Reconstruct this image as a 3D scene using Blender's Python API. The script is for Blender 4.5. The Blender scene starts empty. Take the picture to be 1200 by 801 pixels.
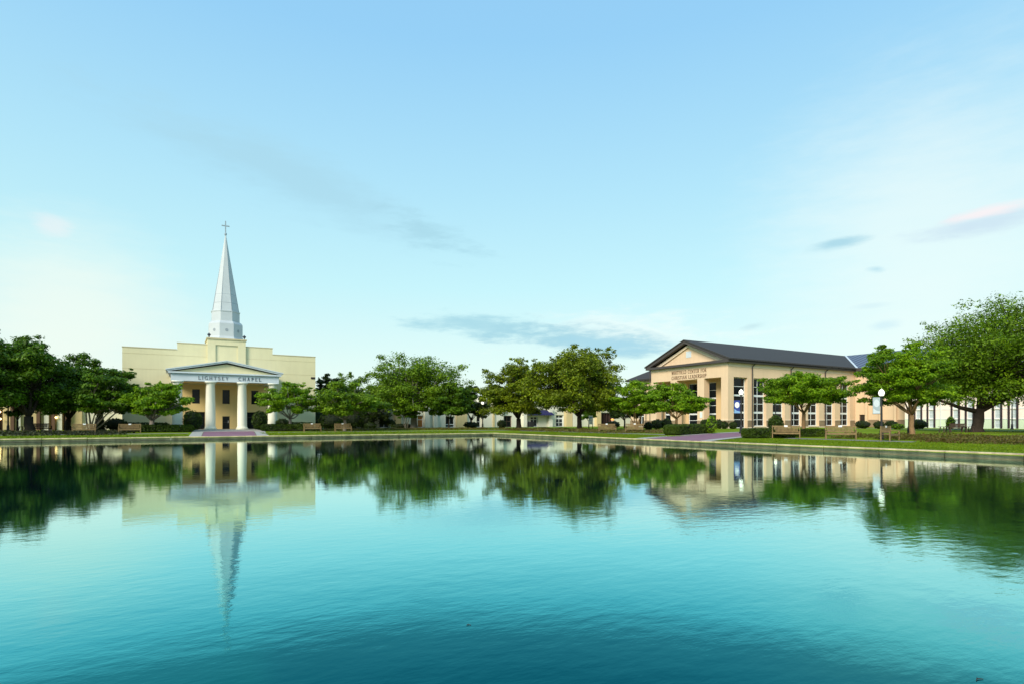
import bpy, bmesh, math, random
import numpy as np
from mathutils import Vector, Matrix

# ------------------------------------------------------------------ frame, camera, sky, sun
# World axes follow the campus grid: +X along the far shore, +Y away across the pond, Z up, water at z = 0.
SC = bpy.context.scene
COL = SC.collection
YAW = math.radians(30.3)
CS, SN = math.cos(YAW), math.sin(YAW)
F, CX, HY, EYE = 673.0, 600.0, 492.0, 1.75
rad = math.radians

cam_data = bpy.data.cameras.new('camera')
cam_data.sensor_width = 36.0
cam_data.lens = F / 1200 * 36
cam_data.shift_y = 91.5 / 1200
cam_data.clip_end = 6000
cam = bpy.data.objects.new('camera', cam_data)
COL.objects.link(cam)
cam.location = (0, 0, EYE)
cam.rotation_euler = (rad(90), 0, -YAW)
SC.camera = cam

def ray(px):
    r = (px - CX) / F
    return (r * CS + SN, -r * SN + CS)
def at(px, depth):
    a, b = ray(px)
    return (a * depth, b * depth)
def on_v(px, v):
    a, b = ray(px)
    return v * a / b
def on_u(px, u):
    a, b = ray(px)
    return u * b / a
def depth_of(u, v):
    return u * SN + v * CS
def zz(py, depth):
    return EYE - (py - HY) * depth / F

SUN_DIR = Vector((-0.84, -0.50, 0.60)).normalized()      # towards the low sun
sun = bpy.data.lights.new('sun', 'SUN')
sun.energy = 3.7
sun.angle = rad(24)
sun.color = (1.0, 0.90, 0.76)
sun_o = bpy.data.objects.new('sun', sun)
COL.objects.link(sun_o)
sun_o.rotation_euler = (-SUN_DIR).to_track_quat('-Z', 'Y').to_euler()

SC.view_settings.view_transform = 'Standard'
SC.view_settings.look = 'None'
SC.view_settings.exposure = 0.25
SC.view_settings.gamma = 1.0
SC.view_settings.use_curve_mapping = False

world = bpy.data.worlds.new('World')
SC.world = world
world.use_nodes = True

def build_sky():
    nt = world.node_tree
    N, L = nt.nodes, nt.links
    N.clear()
    out = N.new('ShaderNodeOutputWorld')
    bg = N.new('ShaderNodeBackground')
    bg.inputs['Strength'].default_value = 0.10
    L.new(bg.outputs[0], out.inputs[0])
    tc = N.new('ShaderNodeTexCoord')
    d = tc.outputs['Generated']
    sky = N.new('ShaderNodeTexSky')
    sky.sky_type = 'NISHITA'
    sky.sun_disc = False
    sky.sun_elevation = math.asin(SUN_DIR.z)
    sky.sun_rotation = math.atan2(SUN_DIR.x, SUN_DIR.y)
    sky.air_density = 1.0
    sky.dust_density = 0.6
    sky.ozone_density = 2.0
    sep = N.new('ShaderNodeSeparateXYZ'); L.new(d, sep.inputs[0])
    # high thin evening cloud veil, pale at the horizon and blue overhead
    ramp = N.new('ShaderNodeValToRGB'); L.new(sep.outputs['Z'], ramp.inputs[0])
    cr = ramp.color_ramp
    stops = [(0.0, (0.78, 0.86, 0.78)), (0.10, (0.68, 0.87, 0.82)), (0.22, (0.53, 0.84, 0.87)),
             (0.36, (0.42, 0.74, 0.88)), (0.55, (0.29, 0.60, 0.87)), (1.0, (0.20, 0.44, 0.78))]
    while len(cr.elements) < len(stops): cr.elements.new(0.5)
    for e, (p, c) in zip(cr.elements, stops):
        e.position = p; e.color = (*c, 1)
    sc10 = N.new('ShaderNodeVectorMath'); sc10.operation = 'SCALE'; sc10.inputs['Scale'].default_value = 10.0
    L.new(ramp.outputs[0], sc10.inputs[0])
    mix = N.new('ShaderNodeMix'); mix.data_type = 'RGBA'; mix.inputs[0].default_value = 0.85
    L.new(sky.outputs[0], mix.inputs[6]); L.new(sc10.outputs[0], mix.inputs[7])
    cur = mix.outputs[2]
    def math_node(op, a, b=None, clamp=False):
        m = N.new('ShaderNodeMath'); m.operation = op; m.use_clamp = clamp
        for k, x in enumerate((a, b)):
            if x is None: continue
            if isinstance(x, (int, float)): m.inputs[k].default_value = x
            else: L.new(x, m.inputs[k])
        return m.outputs[0]
    mp = N.new('ShaderNodeMapping'); mp.inputs['Scale'].default_value = (7, 7, 30); L.new(d, mp.inputs[0])
    noi = N.new('ShaderNodeTexNoise'); noi.inputs['Scale'].default_value = 1.6
    noi.inputs['Detail'].default_value = 6; noi.inputs['Roughness'].default_value = 0.62
    L.new(mp.outputs[0], noi.inputs[0])
    nz = math_node('SUBTRACT', noi.outputs['Fac'], 0.5)
    def dir_of(px, py):
        r, up = (px - CX) / F, (HY - py) / F
        return Vector((r * CS + SN, -r * SN + CS, up)).normalized()
    def cloud(x0, y0, x1, y1, thick, col, op, noise=2.6):
        nonlocal cur
        p, q = dir_of(x0, y0), dir_of(x1, y1)
        c = (p + q).normalized()
        e1 = (q - p); half = e1.length / 2; e1 = (e1 - c * e1.dot(c)).normalized()
        e2 = c.cross(e1).normalized()
        def dot(vec):
            m = N.new('ShaderNodeVectorMath'); m.operation = 'DOT_PRODUCT'
            L.new(d, m.inputs[0]); m.inputs[1].default_value = vec
            return m.outputs['Value']
        a = dot(e1 / half); b = dot(e2 / (thick / F / 2))
        r2 = math_node('ADD', math_node('MULTIPLY', a, a), math_node('MULTIPLY', b, b))
        s = math_node('SUBTRACT', 1.0, math_node('SQRT', r2))
        s = math_node('ADD', s, math_node('MULTIPLY', nz, noise))
        mr = N.new('ShaderNodeMapRange'); mr.interpolation_type = 'SMOOTHSTEP'
        mr.inputs['From Min'].default_value = 0.0; mr.inputs['From Max'].default_value = 0.9
        mr.inputs['To Max'].default_value = op
        L.new(s, mr.inputs['Value'])
        # fade so the noise cannot reach far outside the streak
        fo = math_node('SUBTRACT', 2.0, math_node('SQRT', r2), clamp=True)
        m2 = N.new('ShaderNodeMix'); m2.data_type = 'RGBA'
        L.new(math_node('MULTIPLY', mr.outputs[0], fo), m2.inputs[0])
        L.new(cur, m2.inputs[6]); m2.inputs[7].default_value = (*[k * 10 for k in col], 1)
        cur = m2.outputs[2]
    grey = (0.30, 0.56, 0.66); pink = (0.84, 0.76, 0.77); pale = (0.80, 0.86, 0.83)
    cloud(-160, 340, 260, 390, 230, (0.80, 0.84, 0.75), 0.6, 0.5)
    cloud(820, 290, 1500, 290, 400, (0.77, 0.85, 0.82), 0.6, 0.5)
    cloud(560, 395, 900, 385, 60, pale, 0.5)
    cloud(20, 70, 560, 300, 80, (0.34, 0.57, 0.68), 0.55, 1.2)
    cloud(440, 245, 580, 305, 46, (0.32, 0.56, 0.66), 0.6)
    cloud(440, 370, 700, 396, 40, grey, 0.7)
    cloud(540, 384, 830, 414, 44, grey, 0.8)
    cloud(640, 398, 780, 408, 26, (0.34, 0.60, 0.72), 0.6)
    cloud(932, 295, 1030, 275, 17, (0.36, 0.60, 0.70), 0.95, 1.6)
    cloud(1040, 284, 1260, 238, 30, (0.52, 0.66, 0.76), 0.85, 1.6)
    cloud(1070, 270, 1240, 228, 14, pink, 0.8, 1.8)
    cloud(1010, 316, 1045, 315, 10, (0.42, 0.65, 0.74), 0.8, 1.6)
    cloud(860, 386, 905, 378, 10, (0.50, 0.70, 0.74), 0.85, 1.6)
    cloud(985, 362, 1060, 355, 9, (0.58, 0.76, 0.80), 0.7, 1.6)
    cloud(1010, 384, 1060, 378, 14, (0.55, 0.74, 0.80), 0.7, 1.6)
    cloud(30, 255, 90, 275, 26, pink, 0.35, 1.6)
    L.new(cur, bg.inputs['Color'])
build_sky()

# ------------------------------------------------------------------ helpers
def tag(o, label=None, cat=None, group=None, kind=None):
    if label: o['label'] = label
    if cat: o['category'] = cat
    if group: o['group'] = group
    if kind: o['kind'] = kind
    return o

def empty(name, loc, label=None, cat=None, group=None, rz=0):
    o = bpy.data.objects.new(name, None)
    COL.objects.link(o)
    o.empty_display_size = 0.3
    o.location = loc
    o.rotation_euler = (0, 0, rz)
    return tag(o, label, cat, group)

def copy_tree(o, parent=None):
    c = o.copy(); COL.objects.link(c); c.parent = parent
    for ch in [k for k in bpy.data.objects if k.parent == o]:
        copy_tree(ch, c)
    return c

class MB:
    """collects shapes, then links them as one mesh object"""
    def __init__(self): self.v = []; self.f = []; self.m = []
    def face(self, pts, mi=0):
        n = len(self.v); self.v += [tuple(p) for p in pts]
        self.f.append(tuple(range(n, n + len(pts)))); self.m.append(mi)
    def box(self, x0, x1, y0, y1, z0, z1, mi=0):
        n = len(self.v)
        self.v += [(x0,y0,z0),(x1,y0,z0),(x1,y1,z0),(x0,y1,z0),(x0,y0,z1),(x1,y0,z1),(x1,y1,z1),(x0,y1,z1)]
        for q in ((0,3,2,1),(4,5,6,7),(0,1,5,4),(1,2,6,5),(2,3,7,6),(3,0,4,7)):
            self.f.append(tuple(n + k for k in q)); self.m.append(mi)
        return self
    def prism(self, poly, y0, y1, axis='y', mi=0):
        """extrude a polygon of (a, z) along axis"""
        n = len(self.v); k = len(poly)
        for d in (y0, y1):
            for a, z in poly:
                self.v.append((a, d, z) if axis == 'y' else (d, a, z))
        self.f.append(tuple(range(n, n + k))); self.f.append(tuple(range(n + 2*k - 1, n + k - 1, -1)))
        self.m += [mi, mi]
        for i in range(k):
            j = (i + 1) % k
            self.f.append((n + i, n + k + i, n + k + j, n + j)); self.m.append(mi)
        return self
    def lathe(self, x, y, prof, seg=20, mi=0, start=0.0):
        """rings of (radius, z)"""
        n = len(self.v); k = len(prof)
        for r, z in prof:
            for s in range(seg):
                a = start + 2 * math.pi * s / seg
                self.v.append((x + r * math.cos(a), y + r * math.sin(a), z))
        for i in range(k - 1):
            for s in range(seg):
                t = (s + 1) % seg
                self.f.append((n + i*seg + s, n + i*seg + t, n + (i+1)*seg + t, n + (i+1)*seg + s)); self.m.append(mi)
        self.f.append(tuple(n + s for s in reversed(range(seg)))); self.m.append(mi)
        self.f.append(tuple(n + (k-1)*seg + s for s in range(seg))); self.m.append(mi)
        return self
    def tube(self, pts, radii, seg=6, mi=0):
        n = len(self.v); pts = [Vector(p) for p in pts]
        for i, p in enumerate(pts):
            t = (pts[min(i+1, len(pts)-1)] - pts[max(i-1, 0)]).normalized()
            a = t.cross(Vector((0.31, 0.92, 0.17))).normalized(); b = t.cross(a)
            for s in range(seg):
                g = 2 * math.pi * s / seg
                self.v.append(tuple(p + (a * math.cos(g) + b * math.sin(g)) * radii[i]))
        for i in range(len(pts) - 1):
            for s in range(seg):
                t = (s + 1) % seg
                self.f.append((n+i*seg+s, n+i*seg+t, n+(i+1)*seg+t, n+(i+1)*seg+s)); self.m.append(mi)
        self.f.append(tuple(n + s for s in reversed(range(seg)))); self.m.append(mi)
        self.f.append(tuple(n + (len(pts)-1)*seg + s for s in range(seg))); self.m.append(mi)
        return self
    def bar(self, p, q, w, h):
        """square bar between two points"""
        p, q = Vector(p), Vector(q); t = (q - p).normalized()
        up = Vector((0,0,1)) if abs(t.z) < .95 else Vector((0,1,0))
        a = t.cross(up).normalized() * w / 2; b = t.cross(a).normalized() * h / 2
        n = len(self.v)
        for c in (p, q):
            self.v += [tuple(c+a+b), tuple(c-a+b), tuple(c-a-b), tuple(c+a-b)]
        for s in range(4):
            t2 = (s+1) % 4
            self.f.append((n+s, n+t2, n+4+t2, n+4+s)); self.m.append(0)
        self.f += [(n+3,n+2,n+1,n), (n+4,n+5,n+6,n+7)]; self.m += [0, 0]
        return self
    def each(self, name, mats, parent=None):
        """every separate piece becomes a mesh of its own"""
        par = list(range(len(self.v)))
        def find(i):
            while par[i] != i: par[i] = par[par[i]]; i = par[i]
            return i
        for f in self.f:
            for q in f[1:]: par[find(q)] = find(f[0])
        groups = {}
        for k, f in enumerate(self.f): groups.setdefault(find(f[0]), []).append(k)
        for ks in groups.values():
            m = MB(); used = sorted({i for k in ks for i in self.f[k]}); idx = {i: n for n, i in enumerate(used)}
            m.v = [self.v[i] for i in used]; m.f = [tuple(idx[i] for i in self.f[k]) for k in ks]; m.m = [self.m[k] for k in ks]
            m.build(name, mats, parent)
    def build(self, name, mats, parent=None, smooth=False, root=None, bevel=0):
        o = mesh_obj(name, self.v, self.f, mats, parent, root, self.m, smooth)
        bm = bmesh.new(); bm.from_mesh(o.data)
        bmesh.ops.recalc_face_normals(bm, faces=bm.faces)
        if bevel:
            bmesh.ops.bevel(bm, geom=[e for e in bm.edges if len(e.link_faces) == 2 and e.calc_face_angle(0) > 1.2],
                            offset=bevel, segments=1, affect='EDGES')
        bm.to_mesh(o.data); bm.free()
        return o

def mesh_obj(name, verts, faces, mats, parent=None, root=None, midx=None, smooth=False):
    me = bpy.data.meshes.new(name)
    if root is None and parent is not None:
        root = parent
        while root.parent: root = root.parent
    off = Vector(root.location) if root is not None else Vector((0, 0, 0))
    va = np.asarray(verts, dtype=np.float32) - np.array(off, dtype=np.float32)
    if isinstance(faces, np.ndarray) and faces.ndim == 2:
        nf, k = faces.shape
        me.vertices.add(len(va)); me.vertices.foreach_set('co', va.ravel())
        me.loops.add(nf * k); me.loops.foreach_set('vertex_index', faces.astype(np.int32).ravel())
        me.polygons.add(nf)
        me.polygons.foreach_set('loop_start', np.arange(0, nf * k, k, dtype=np.int32))
        me.polygons.foreach_set('loop_total', np.full(nf, k, dtype=np.int32))
        me.update(calc_edges=True)
    else:
        me.from_pydata([tuple(map(float, p)) for p in va], [], [tuple(f) for f in faces])
    if not isinstance(mats, (list, tuple)): mats = [mats]
    for m in mats: me.materials.append(m)
    if midx is not None and any(midx):
        me.polygons.foreach_set('material_index', np.array(midx, dtype=np.int32))
    if smooth: me.polygons.foreach_set('use_smooth', np.ones(len(me.polygons), dtype=bool))
    o = bpy.data.objects.new(name, me)
    COL.objects.link(o)
    if parent is not None: o.parent = parent
    return o

# ------------------------------------------------------------------ materials
def base_mat(name):
    m = bpy.data.materials.new(name); m.use_nodes = True
    return m, m.node_tree.nodes, m.node_tree.links, m.node_tree.nodes['Principled BSDF']

def mat(name, col, rough=0.7, var=0.12, scale=1.2, bump=0.0, bscale=20, metal=0.0, spec=0.4, streak=0.0):
    """painted / rendered surface with blotchy wear"""
    m, N, L, P = base_mat(name)
    P.inputs['Roughness'].default_value = rough
    P.inputs['Metallic'].default_value = metal
    P.inputs['Specular IOR Level'].default_value = spec
    tc = N.new('ShaderNodeTexCoord')
    n1 = N.new('ShaderNodeTexNoise'); n1.inputs['Scale'].default_value = scale; n1.inputs['Detail'].default_value = 8
    n1.inputs['Roughness'].default_value = 0.6
    L.new(tc.outputs['Object'], n1.inputs[0])
    rm = N.new('ShaderNodeValToRGB')
    rm.color_ramp.elements[0].position = 0.3; rm.color_ramp.elements[1].position = 0.7
    rm.color_ramp.elements[0].color = (*[c * (1 - var) for c in col], 1)
    rm.color_ramp.elements[1].color = (*[min(1, c * (1 + var)) for c in col], 1)
    L.new(n1.outputs['Fac'], rm.inputs[0])
    last = rm.outputs[0]
    if streak:
        mp = N.new('ShaderNodeMapping'); mp.inputs['Scale'].default_value = (2.2, 2.2, 0.12)
        L.new(tc.outputs['Object'], mp.inputs[0])
        n3 = N.new('ShaderNodeTexNoise'); n3.inputs['Scale'].default_value = 1.3; n3.inputs['Detail'].default_value = 5
        L.new(mp.outputs[0], n3.inputs[0])
        mx = N.new('ShaderNodeMix'); mx.data_type = 'RGBA'; mx.blend_type = 'MULTIPLY'; mx.inputs[0].default_value = 1
        r2 = N.new('ShaderNodeValToRGB'); r2.color_ramp.elements[0].position = 0.35; r2.color_ramp.elements[1].position = 0.6
        r2.color_ramp.elements[0].color = (1 - streak,) * 3 + (1,); r2.color_ramp.elements[1].color = (1, 1, 1, 1)
        L.new(n3.outputs['Fac'], r2.inputs[0]); L.new(last, mx.inputs[6]); L.new(r2.outputs[0], mx.inputs[7])
        last = mx.outputs[2]
    L.new(last, P.inputs['Base Color'])
    if bump:
        n2 = N.new('ShaderNodeTexNoise'); n2.inputs['Scale'].default_value = bscale; n2.inputs['Detail'].default_value = 4
        L.new(tc.outputs['Object'], n2.inputs[0])
        b = N.new('ShaderNodeBump'); b.inputs['Strength'].default_value = bump; b.inputs['Distance'].default_value = 0.02
        L.new(n2.outputs['Fac'], b.inputs['Height']); L.new(b.outputs[0], P.inputs['Normal'])
    return m

def brick_mat(name, c1, c2, mortar, sx, sz, msize=0.02, vertical=True, rough=0.8, off=0.5):
    m, N, L, P = base_mat(name)
    P.inputs['Roughness'].default_value = rough
    tc = N.new('ShaderNodeTexCoord')
    sp = N.new('ShaderNodeSeparateXYZ'); L.new(tc.outputs['Object'], sp.inputs[0])
    cb = N.new('ShaderNodeCombineXYZ')
    if vertical:
        ad = N.new('ShaderNodeMath'); ad.operation = 'ADD'
        L.new(sp.outputs['X'], ad.inputs[0]); L.new(sp.outputs['Y'], ad.inputs[1])
        L.new(ad.outputs[0], cb.inputs['X']); L.new(sp.outputs['Z'], cb.inputs['Y'])
    else:
        L.new(sp.outputs['X'], cb.inputs['X']); L.new(sp.outputs['Y'], cb.inputs['Y'])
    br = N.new('ShaderNodeTexBrick')
    br.inputs['Color1'].default_value = (*c1, 1); br.inputs['Color2'].default_value = (*c2, 1)
    br.inputs['Mortar'].default_value = (*mortar, 1)
    br.inputs['Scale'].default_value = 1; br.inputs['Brick Width'].default_value = sx
    br.inputs['Row Height'].default_value = sz; br.inputs['Mortar Size'].default_value = msize
    br.offset = off
    L.new(cb.outputs[0], br.inputs['Vector'])
    n1 = N.new('ShaderNodeTexNoise'); n1.inputs['Scale'].default_value = 0.5; n1.inputs['Detail'].default_value = 8
    L.new(tc.outputs['Object'], n1.inputs[0])
    rm = N.new('ShaderNodeMapRange'); rm.inputs['To Min'].default_value = 0.75; rm.inputs['To Max'].default_value = 1.25
    L.new(n1.outputs['Fac'], rm.inputs['Value'])
    mx = N.new('ShaderNodeVectorMath'); mx.operation = 'SCALE'
    L.new(br.outputs['Color'], mx.inputs[0]); L.new(rm.outputs[0], mx.inputs['Scale'])
    L.new(mx.outputs[0], P.inputs['Base Color'])
    return m

def leaf_mat(name, dark, mid, light, trans=0.3):
    m, N, L, P = base_mat(name)
    P.inputs['Roughness'].default_value = 0.55
    P.inputs['Specular IOR Level'].default_value = 0.25
    g = N.new('ShaderNodeNewGeometry'); tc = N.new('ShaderNodeTexCoord')
    n1 = N.new('ShaderNodeTexNoise'); n1.inputs['Scale'].default_value = 0.55; n1.inputs['Detail'].default_value = 3
    L.new(tc.outputs['Object'], n1.inputs[0])
    a = N.new('ShaderNodeMath'); a.operation = 'MULTIPLY_ADD'; a.inputs[1].default_value = 0.45
    L.new(g.outputs['Random Per Island'], a.inputs[0])
    b = N.new('ShaderNodeMath'); b.operation = 'MULTIPLY_ADD'; b.inputs[1].default_value = 1.1; b.inputs[2].default_value = -0.28
    L.new(n1.outputs['Fac'], b.inputs[0]); L.new(b.outputs[0], a.inputs[2])
    r = N.new('ShaderNodeValToRGB')
    r.color_ramp.elements.new(0.5)
    for e, p, c in zip(r.color_ramp.elements, (0.1, 0.5, 0.95), (dark, mid, light)):
        e.position = p; e.color = (*c, 1)
    L.new(a.outputs[0], r.inputs[0])
    L.new(r.outputs[0], P.inputs['Base Color'])
    t = N.new('ShaderNodeBsdfTranslucent'); L.new(r.outputs[0], t.inputs['Color'])
    ms = N.new('ShaderNodeMixShader'); ms.inputs[0].default_value = trans
    L.new(P.outputs[0], ms.inputs[1]); L.new(t.outputs[0], ms.inputs[2])
    L.new(ms.outputs[0], N['Material Output'].inputs['Surface'])
    return m

def emit_mat(name, col, strength):
    m, N, L, P = base_mat(name)
    P.inputs['Base Color'].default_value = (*[min(1, c) for c in col], 1)
    P.inputs['Emission Color'].default_value = (*col, 1)
    P.inputs['Emission Strength'].default_value = strength
    return m

def glass_mat(name, col, rough=0.06, spec=0.6):
    m = mat(name, col, rough, 0.3, 0.7, spec=spec)
    return m

def seam_mat(name, col, pitch, rough=0.45, axis='Y', dark=0.45):
    """standing seam / shingle roof lines"""
    m, N, L, P = base_mat(name)
    P.inputs['Roughness'].default_value = rough
    tc = N.new('ShaderNodeTexCoord')
    sp = N.new('ShaderNodeSeparateXYZ'); L.new(tc.outputs['Object'], sp.inputs[0])
    w = N.new('ShaderNodeMath'); w.operation = 'MULTIPLY'; w.inputs[1].default_value = 1 / pitch
    L.new(sp.outputs[axis], w.inputs[0])
    fr = N.new('ShaderNodeMath'); fr.operation = 'FRACT'; L.new(w.outputs[0], fr.inputs[0])
    r = N.new('ShaderNodeValToRGB'); r.color_ramp.interpolation = 'CONSTANT'
    r.color_ramp.elements[0].color = (*[c * dark for c in col], 1)
    r.color_ramp.elements[1].position = 0.34; r.color_ramp.elements[1].color = (*col, 1)
    L.new(fr.outputs[0], r.inputs[0]); L.new(r.outputs[0], P.inputs['Base Color'])
    return m

M = {}
M['stucco'] = mat('cream_stucco', (0.68, 0.62, 0.38), 0.85, 0.05, 0.35, 0.25, 8, streak=0.03)
M['portico'] = mat('ochre_glow_stucco', (0.76, 0.57, 0.25), 0.85, 0.06, 0.4, 0.2, 10)  # ochre paint brightened to carry the warm lamp glow inside the porch
M['column'] = mat('cream_column_paint', (0.84, 0.82, 0.66), 0.6, 0.04, 0.8, streak=0.05)
M['trim'] = mat('grey_blue_trim_paint', (0.56, 0.62, 0.65), 0.6, 0.06, 0.8)
M['trim_dark'] = mat('slate_blue_trim_paint', (0.30, 0.38, 0.44), 0.6, 0.06, 0.8)
M['letter'] = mat('dark_letter_metal', (0.05, 0.06, 0.08), 0.5)
M['bronze'] = mat('bronze_letter_metal', (0.16, 0.09, 0.05), 0.45)
M['spire'] = mat('spire_white_panel', (0.50, 0.54, 0.55), 0.45, 0.05, 0.8)
M['seam'] = mat('panel_joint', (0.27, 0.31, 0.34), 0.6)
M['joint'] = mat('stucco_joint', (0.50, 0.43, 0.25), 0.9)
M['glass'] = glass_mat('dark_window_glass', (0.006, 0.010, 0.012), 0.12, 0.16)
M['doorglass'] = glass_mat('tinted_door_glass', (0.02, 0.032, 0.04), 0.1, 0.3)
M['darkdoor'] = mat('dark_bronze_door', (0.03, 0.022, 0.018), 0.5)
M['frame'] = mat('white_frame_paint', (0.70, 0.74, 0.74), 0.5, 0.04)
M['peach'] = mat('peach_stucco', (0.72, 0.53, 0.345), 0.85, 0.05, 0.3, 0.25, 8, streak=0.05)
M['peach_in'] = mat('peach_stucco_inner', (0.70, 0.50, 0.26), 0.85, 0.05, 0.3, 0.2, 8)
M['peach_pale'] = mat('pale_frieze_stucco', (0.76, 0.62, 0.46), 0.8, 0.04, 0.4)
M['base'] = brick_mat('tan_block_base', (0.25, 0.18, 0.11), (0.30, 0.215, 0.13), (0.22, 0.16, 0.10), 0.8, 0.3, 0.02)
M['roof'] = seam_mat('charcoal_standing_seam', (0.042, 0.037, 0.034), 0.75, 0.8, 'X', 0.7)
M['roof_edge'] = mat('dark_brown_fascia', (0.06, 0.05, 0.045), 0.55, 0.1)
M['blue_roof'] = seam_mat('blue_standing_seam', (0.115, 0.150, 0.215), 1.25, 0.8, 'Y', 0.35)
M['white_wall'] = mat('pale_plaster', (0.72, 0.71, 0.58), 0.85, 0.05, 0.4, streak=0.06)
M['tan_wall'] = mat('tan_plaster', (0.62, 0.50, 0.26), 0.85, 0.06, 0.4, streak=0.06)
M['brown'] = mat('brown_painted_steel', (0.13, 0.07, 0.04), 0.6)
M['navy'] = mat('navy_awning_cloth', (0.016, 0.016, 0.075), 0.9, 0.15)
M['lit_door_tone'] = mat('warm_lit_door', (0.42, 0.17, 0.04), 0.5)  # warm indoor light of the doorway put into the pane colour
M['dark_brick'] = brick_mat('dark_red_brick', (0.06, 0.022, 0.018), (0.035, 0.018, 0.016), (0.02, 0.015, 0.014), 0.4, 0.14, 0.012)
M['pink_wall'] = mat('pale_peach_siding', (0.90, 0.76, 0.66), 0.8, 0.04, 0.4)
M['mint_wall'] = mat('pale_green_plaster', (0.62, 0.72, 0.52), 0.8, 0.05, 0.4)
M['shutter'] = mat('dark_plum_shutter', (0.035, 0.02, 0.025), 0.6)
M['blind'] = mat('pale_window_blind', (0.50, 0.56, 0.57), 0.4, 0.06, 1.0)
M['wood'] = mat('weathered_teak', (0.20, 0.135, 0.055), 0.75, 0.3, 4)
M['dark_wood'] = mat('dark_stained_timber', (0.06, 0.035, 0.025), 0.7, 0.2, 4)
M['white'] = mat('white_enamel', (0.8, 0.8, 0.78), 0.4, 0.03)
M['black'] = mat('black_cast_iron', (0.018, 0.018, 0.02), 0.45, 0.2, 5)
M['globe'] = emit_mat('lit_lamp_globe', (1.0, 0.95, 0.78), 1.0)
M['globe_off'] = mat('unlit_lamp_globe', (0.6, 0.62, 0.6), 0.3, 0.03)
M['warm'] = emit_mat('warm_lit_lamp', (1.0, 0.72, 0.30), 3.5)
M['amber'] = emit_mat('amber_lit_lamp', (1.0, 0.32, 0.05), 1.8)
M['banner_blue'] = mat('banner_blue_cloth', (0.03, 0.06, 0.26), 0.8)
M['banner_white'] = mat('banner_white_print', (0.75, 0.80, 0.76), 0.8, 0.03)
M['banner_sky'] = mat('banner_sky_print', (0.20, 0.40, 0.62), 0.8)
M['banner_pale'] = mat('banner_pale_cloth', (0.34, 0.41, 0.43), 0.8, 0.05)
M['bark'] = mat('oak_bark', (0.030, 0.021, 0.014), 0.95, 0.35, 3, 0.8, 9)
M['bark_pale'] = mat('myrtle_bark', (0.26, 0.155, 0.07), 0.8, 0.25, 3, 0.4, 9)
M['bark_grey'] = mat('grey_bark', (0.20, 0.17, 0.14), 0.85, 0.25, 3, 0.4, 9)
M['concrete'] = mat('pale_concrete', (0.38, 0.36, 0.31), 0.9, 0.14, 1.5, 0.3, 25)
M['coping'] = mat('coping_stone', (0.42, 0.36, 0.24), 0.9, 0.25, 1.1, 0.4, 25, streak=0.25)
def coping_mat():
    m = mat('coping_stone', (0.52, 0.42, 0.25), 0.9, 0.25, 1.1, 0.4, 25, streak=0.3)
    N, L = m.node_tree.nodes, m.node_tree.links; P = N['Principled BSDF']
    src = P.inputs['Base Color'].links[0].from_socket
    tc = N.new('ShaderNodeTexCoord'); sp = N.new('ShaderNodeSeparateXYZ'); L.new(tc.outputs['Object'], sp.inputs[0])
    n = N.new('ShaderNodeTexNoise'); n.inputs['Scale'].default_value = 1.6; n.inputs['Detail'].default_value = 5; L.new(tc.outputs['Object'], n.inputs[0])
    a = N.new('ShaderNodeMath'); a.operation = 'MULTIPLY_ADD'; a.inputs[1].default_value = 0.12; L.new(n.outputs['Fac'], a.inputs[0])
    neg = N.new('ShaderNodeMath'); neg.operation = 'MULTIPLY'; neg.inputs[1].default_value = -1; L.new(sp.outputs['Z'], neg.inputs[0]); L.new(neg.outputs[0], a.inputs[2])
    mr = N.new('ShaderNodeMapRange'); mr.inputs['From Min'].default_value = -0.02; mr.inputs['From Max'].default_value = 0.08; mr.inputs['To Max'].default_value = 0.55
    L.new(a.outputs[0], mr.inputs['Value'])
    mx = N.new('ShaderNodeMix'); mx.data_type = 'RGBA'; L.new(mr.outputs[0], mx.inputs[0]); L.new(src, mx.inputs[6]); mx.inputs[7].default_value = (0.055, 0.055, 0.022, 1)
    L.new(mx.outputs[2], P.inputs['Base Color'])
    return m
M['coping'] = coping_mat()
M['asphalt'] = mat('grey_walk', (0.20, 0.18, 0.17), 0.9, 0.2, 2, 0.3, 30)
M['paver'] = brick_mat('mauve_paver', (0.21, 0.085, 0.125), (0.27, 0.115, 0.16), (0.19, 0.11, 0.13), 0.6, 0.3, 0.02, vertical=False)
M['mulch'] = mat('bark_mulch', (0.06, 0.032, 0.018), 0.95, 0.5, 3, 0.8, 20)
M['leaf_deep'] = leaf_mat('deep_green_leaf', (0.025, 0.052, 0.0020), (0.072, 0.155, 0.0042), (0.155, 0.290, 0.0067))
M['leaf_oak'] = leaf_mat('oak_green_leaf', (0.034, 0.067, 0.0025), (0.123, 0.224, 0.0050), (0.255, 0.387, 0.0092))
M['leaf_olive'] = leaf_mat('olive_leaf', (0.042, 0.061, 0.0022), (0.148, 0.200, 0.0042), (0.295, 0.360, 0.0092))
M['leaf_bright'] = leaf_mat('fresh_green_leaf', (0.039, 0.084, 0.0025), (0.157, 0.295, 0.0050), (0.335, 0.511, 0.0104), 0.4)
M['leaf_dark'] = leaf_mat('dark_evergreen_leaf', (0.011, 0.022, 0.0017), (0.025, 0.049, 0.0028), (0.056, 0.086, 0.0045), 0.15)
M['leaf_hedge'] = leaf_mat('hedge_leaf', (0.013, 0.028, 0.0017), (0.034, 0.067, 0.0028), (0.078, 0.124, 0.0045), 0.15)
M['leaf_cover'] = leaf_mat('ground_cover_leaf', (0.085, 0.042, 0.014), (0.110, 0.095, 0.016), (0.140, 0.165, 0.022), 0.2)
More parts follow.
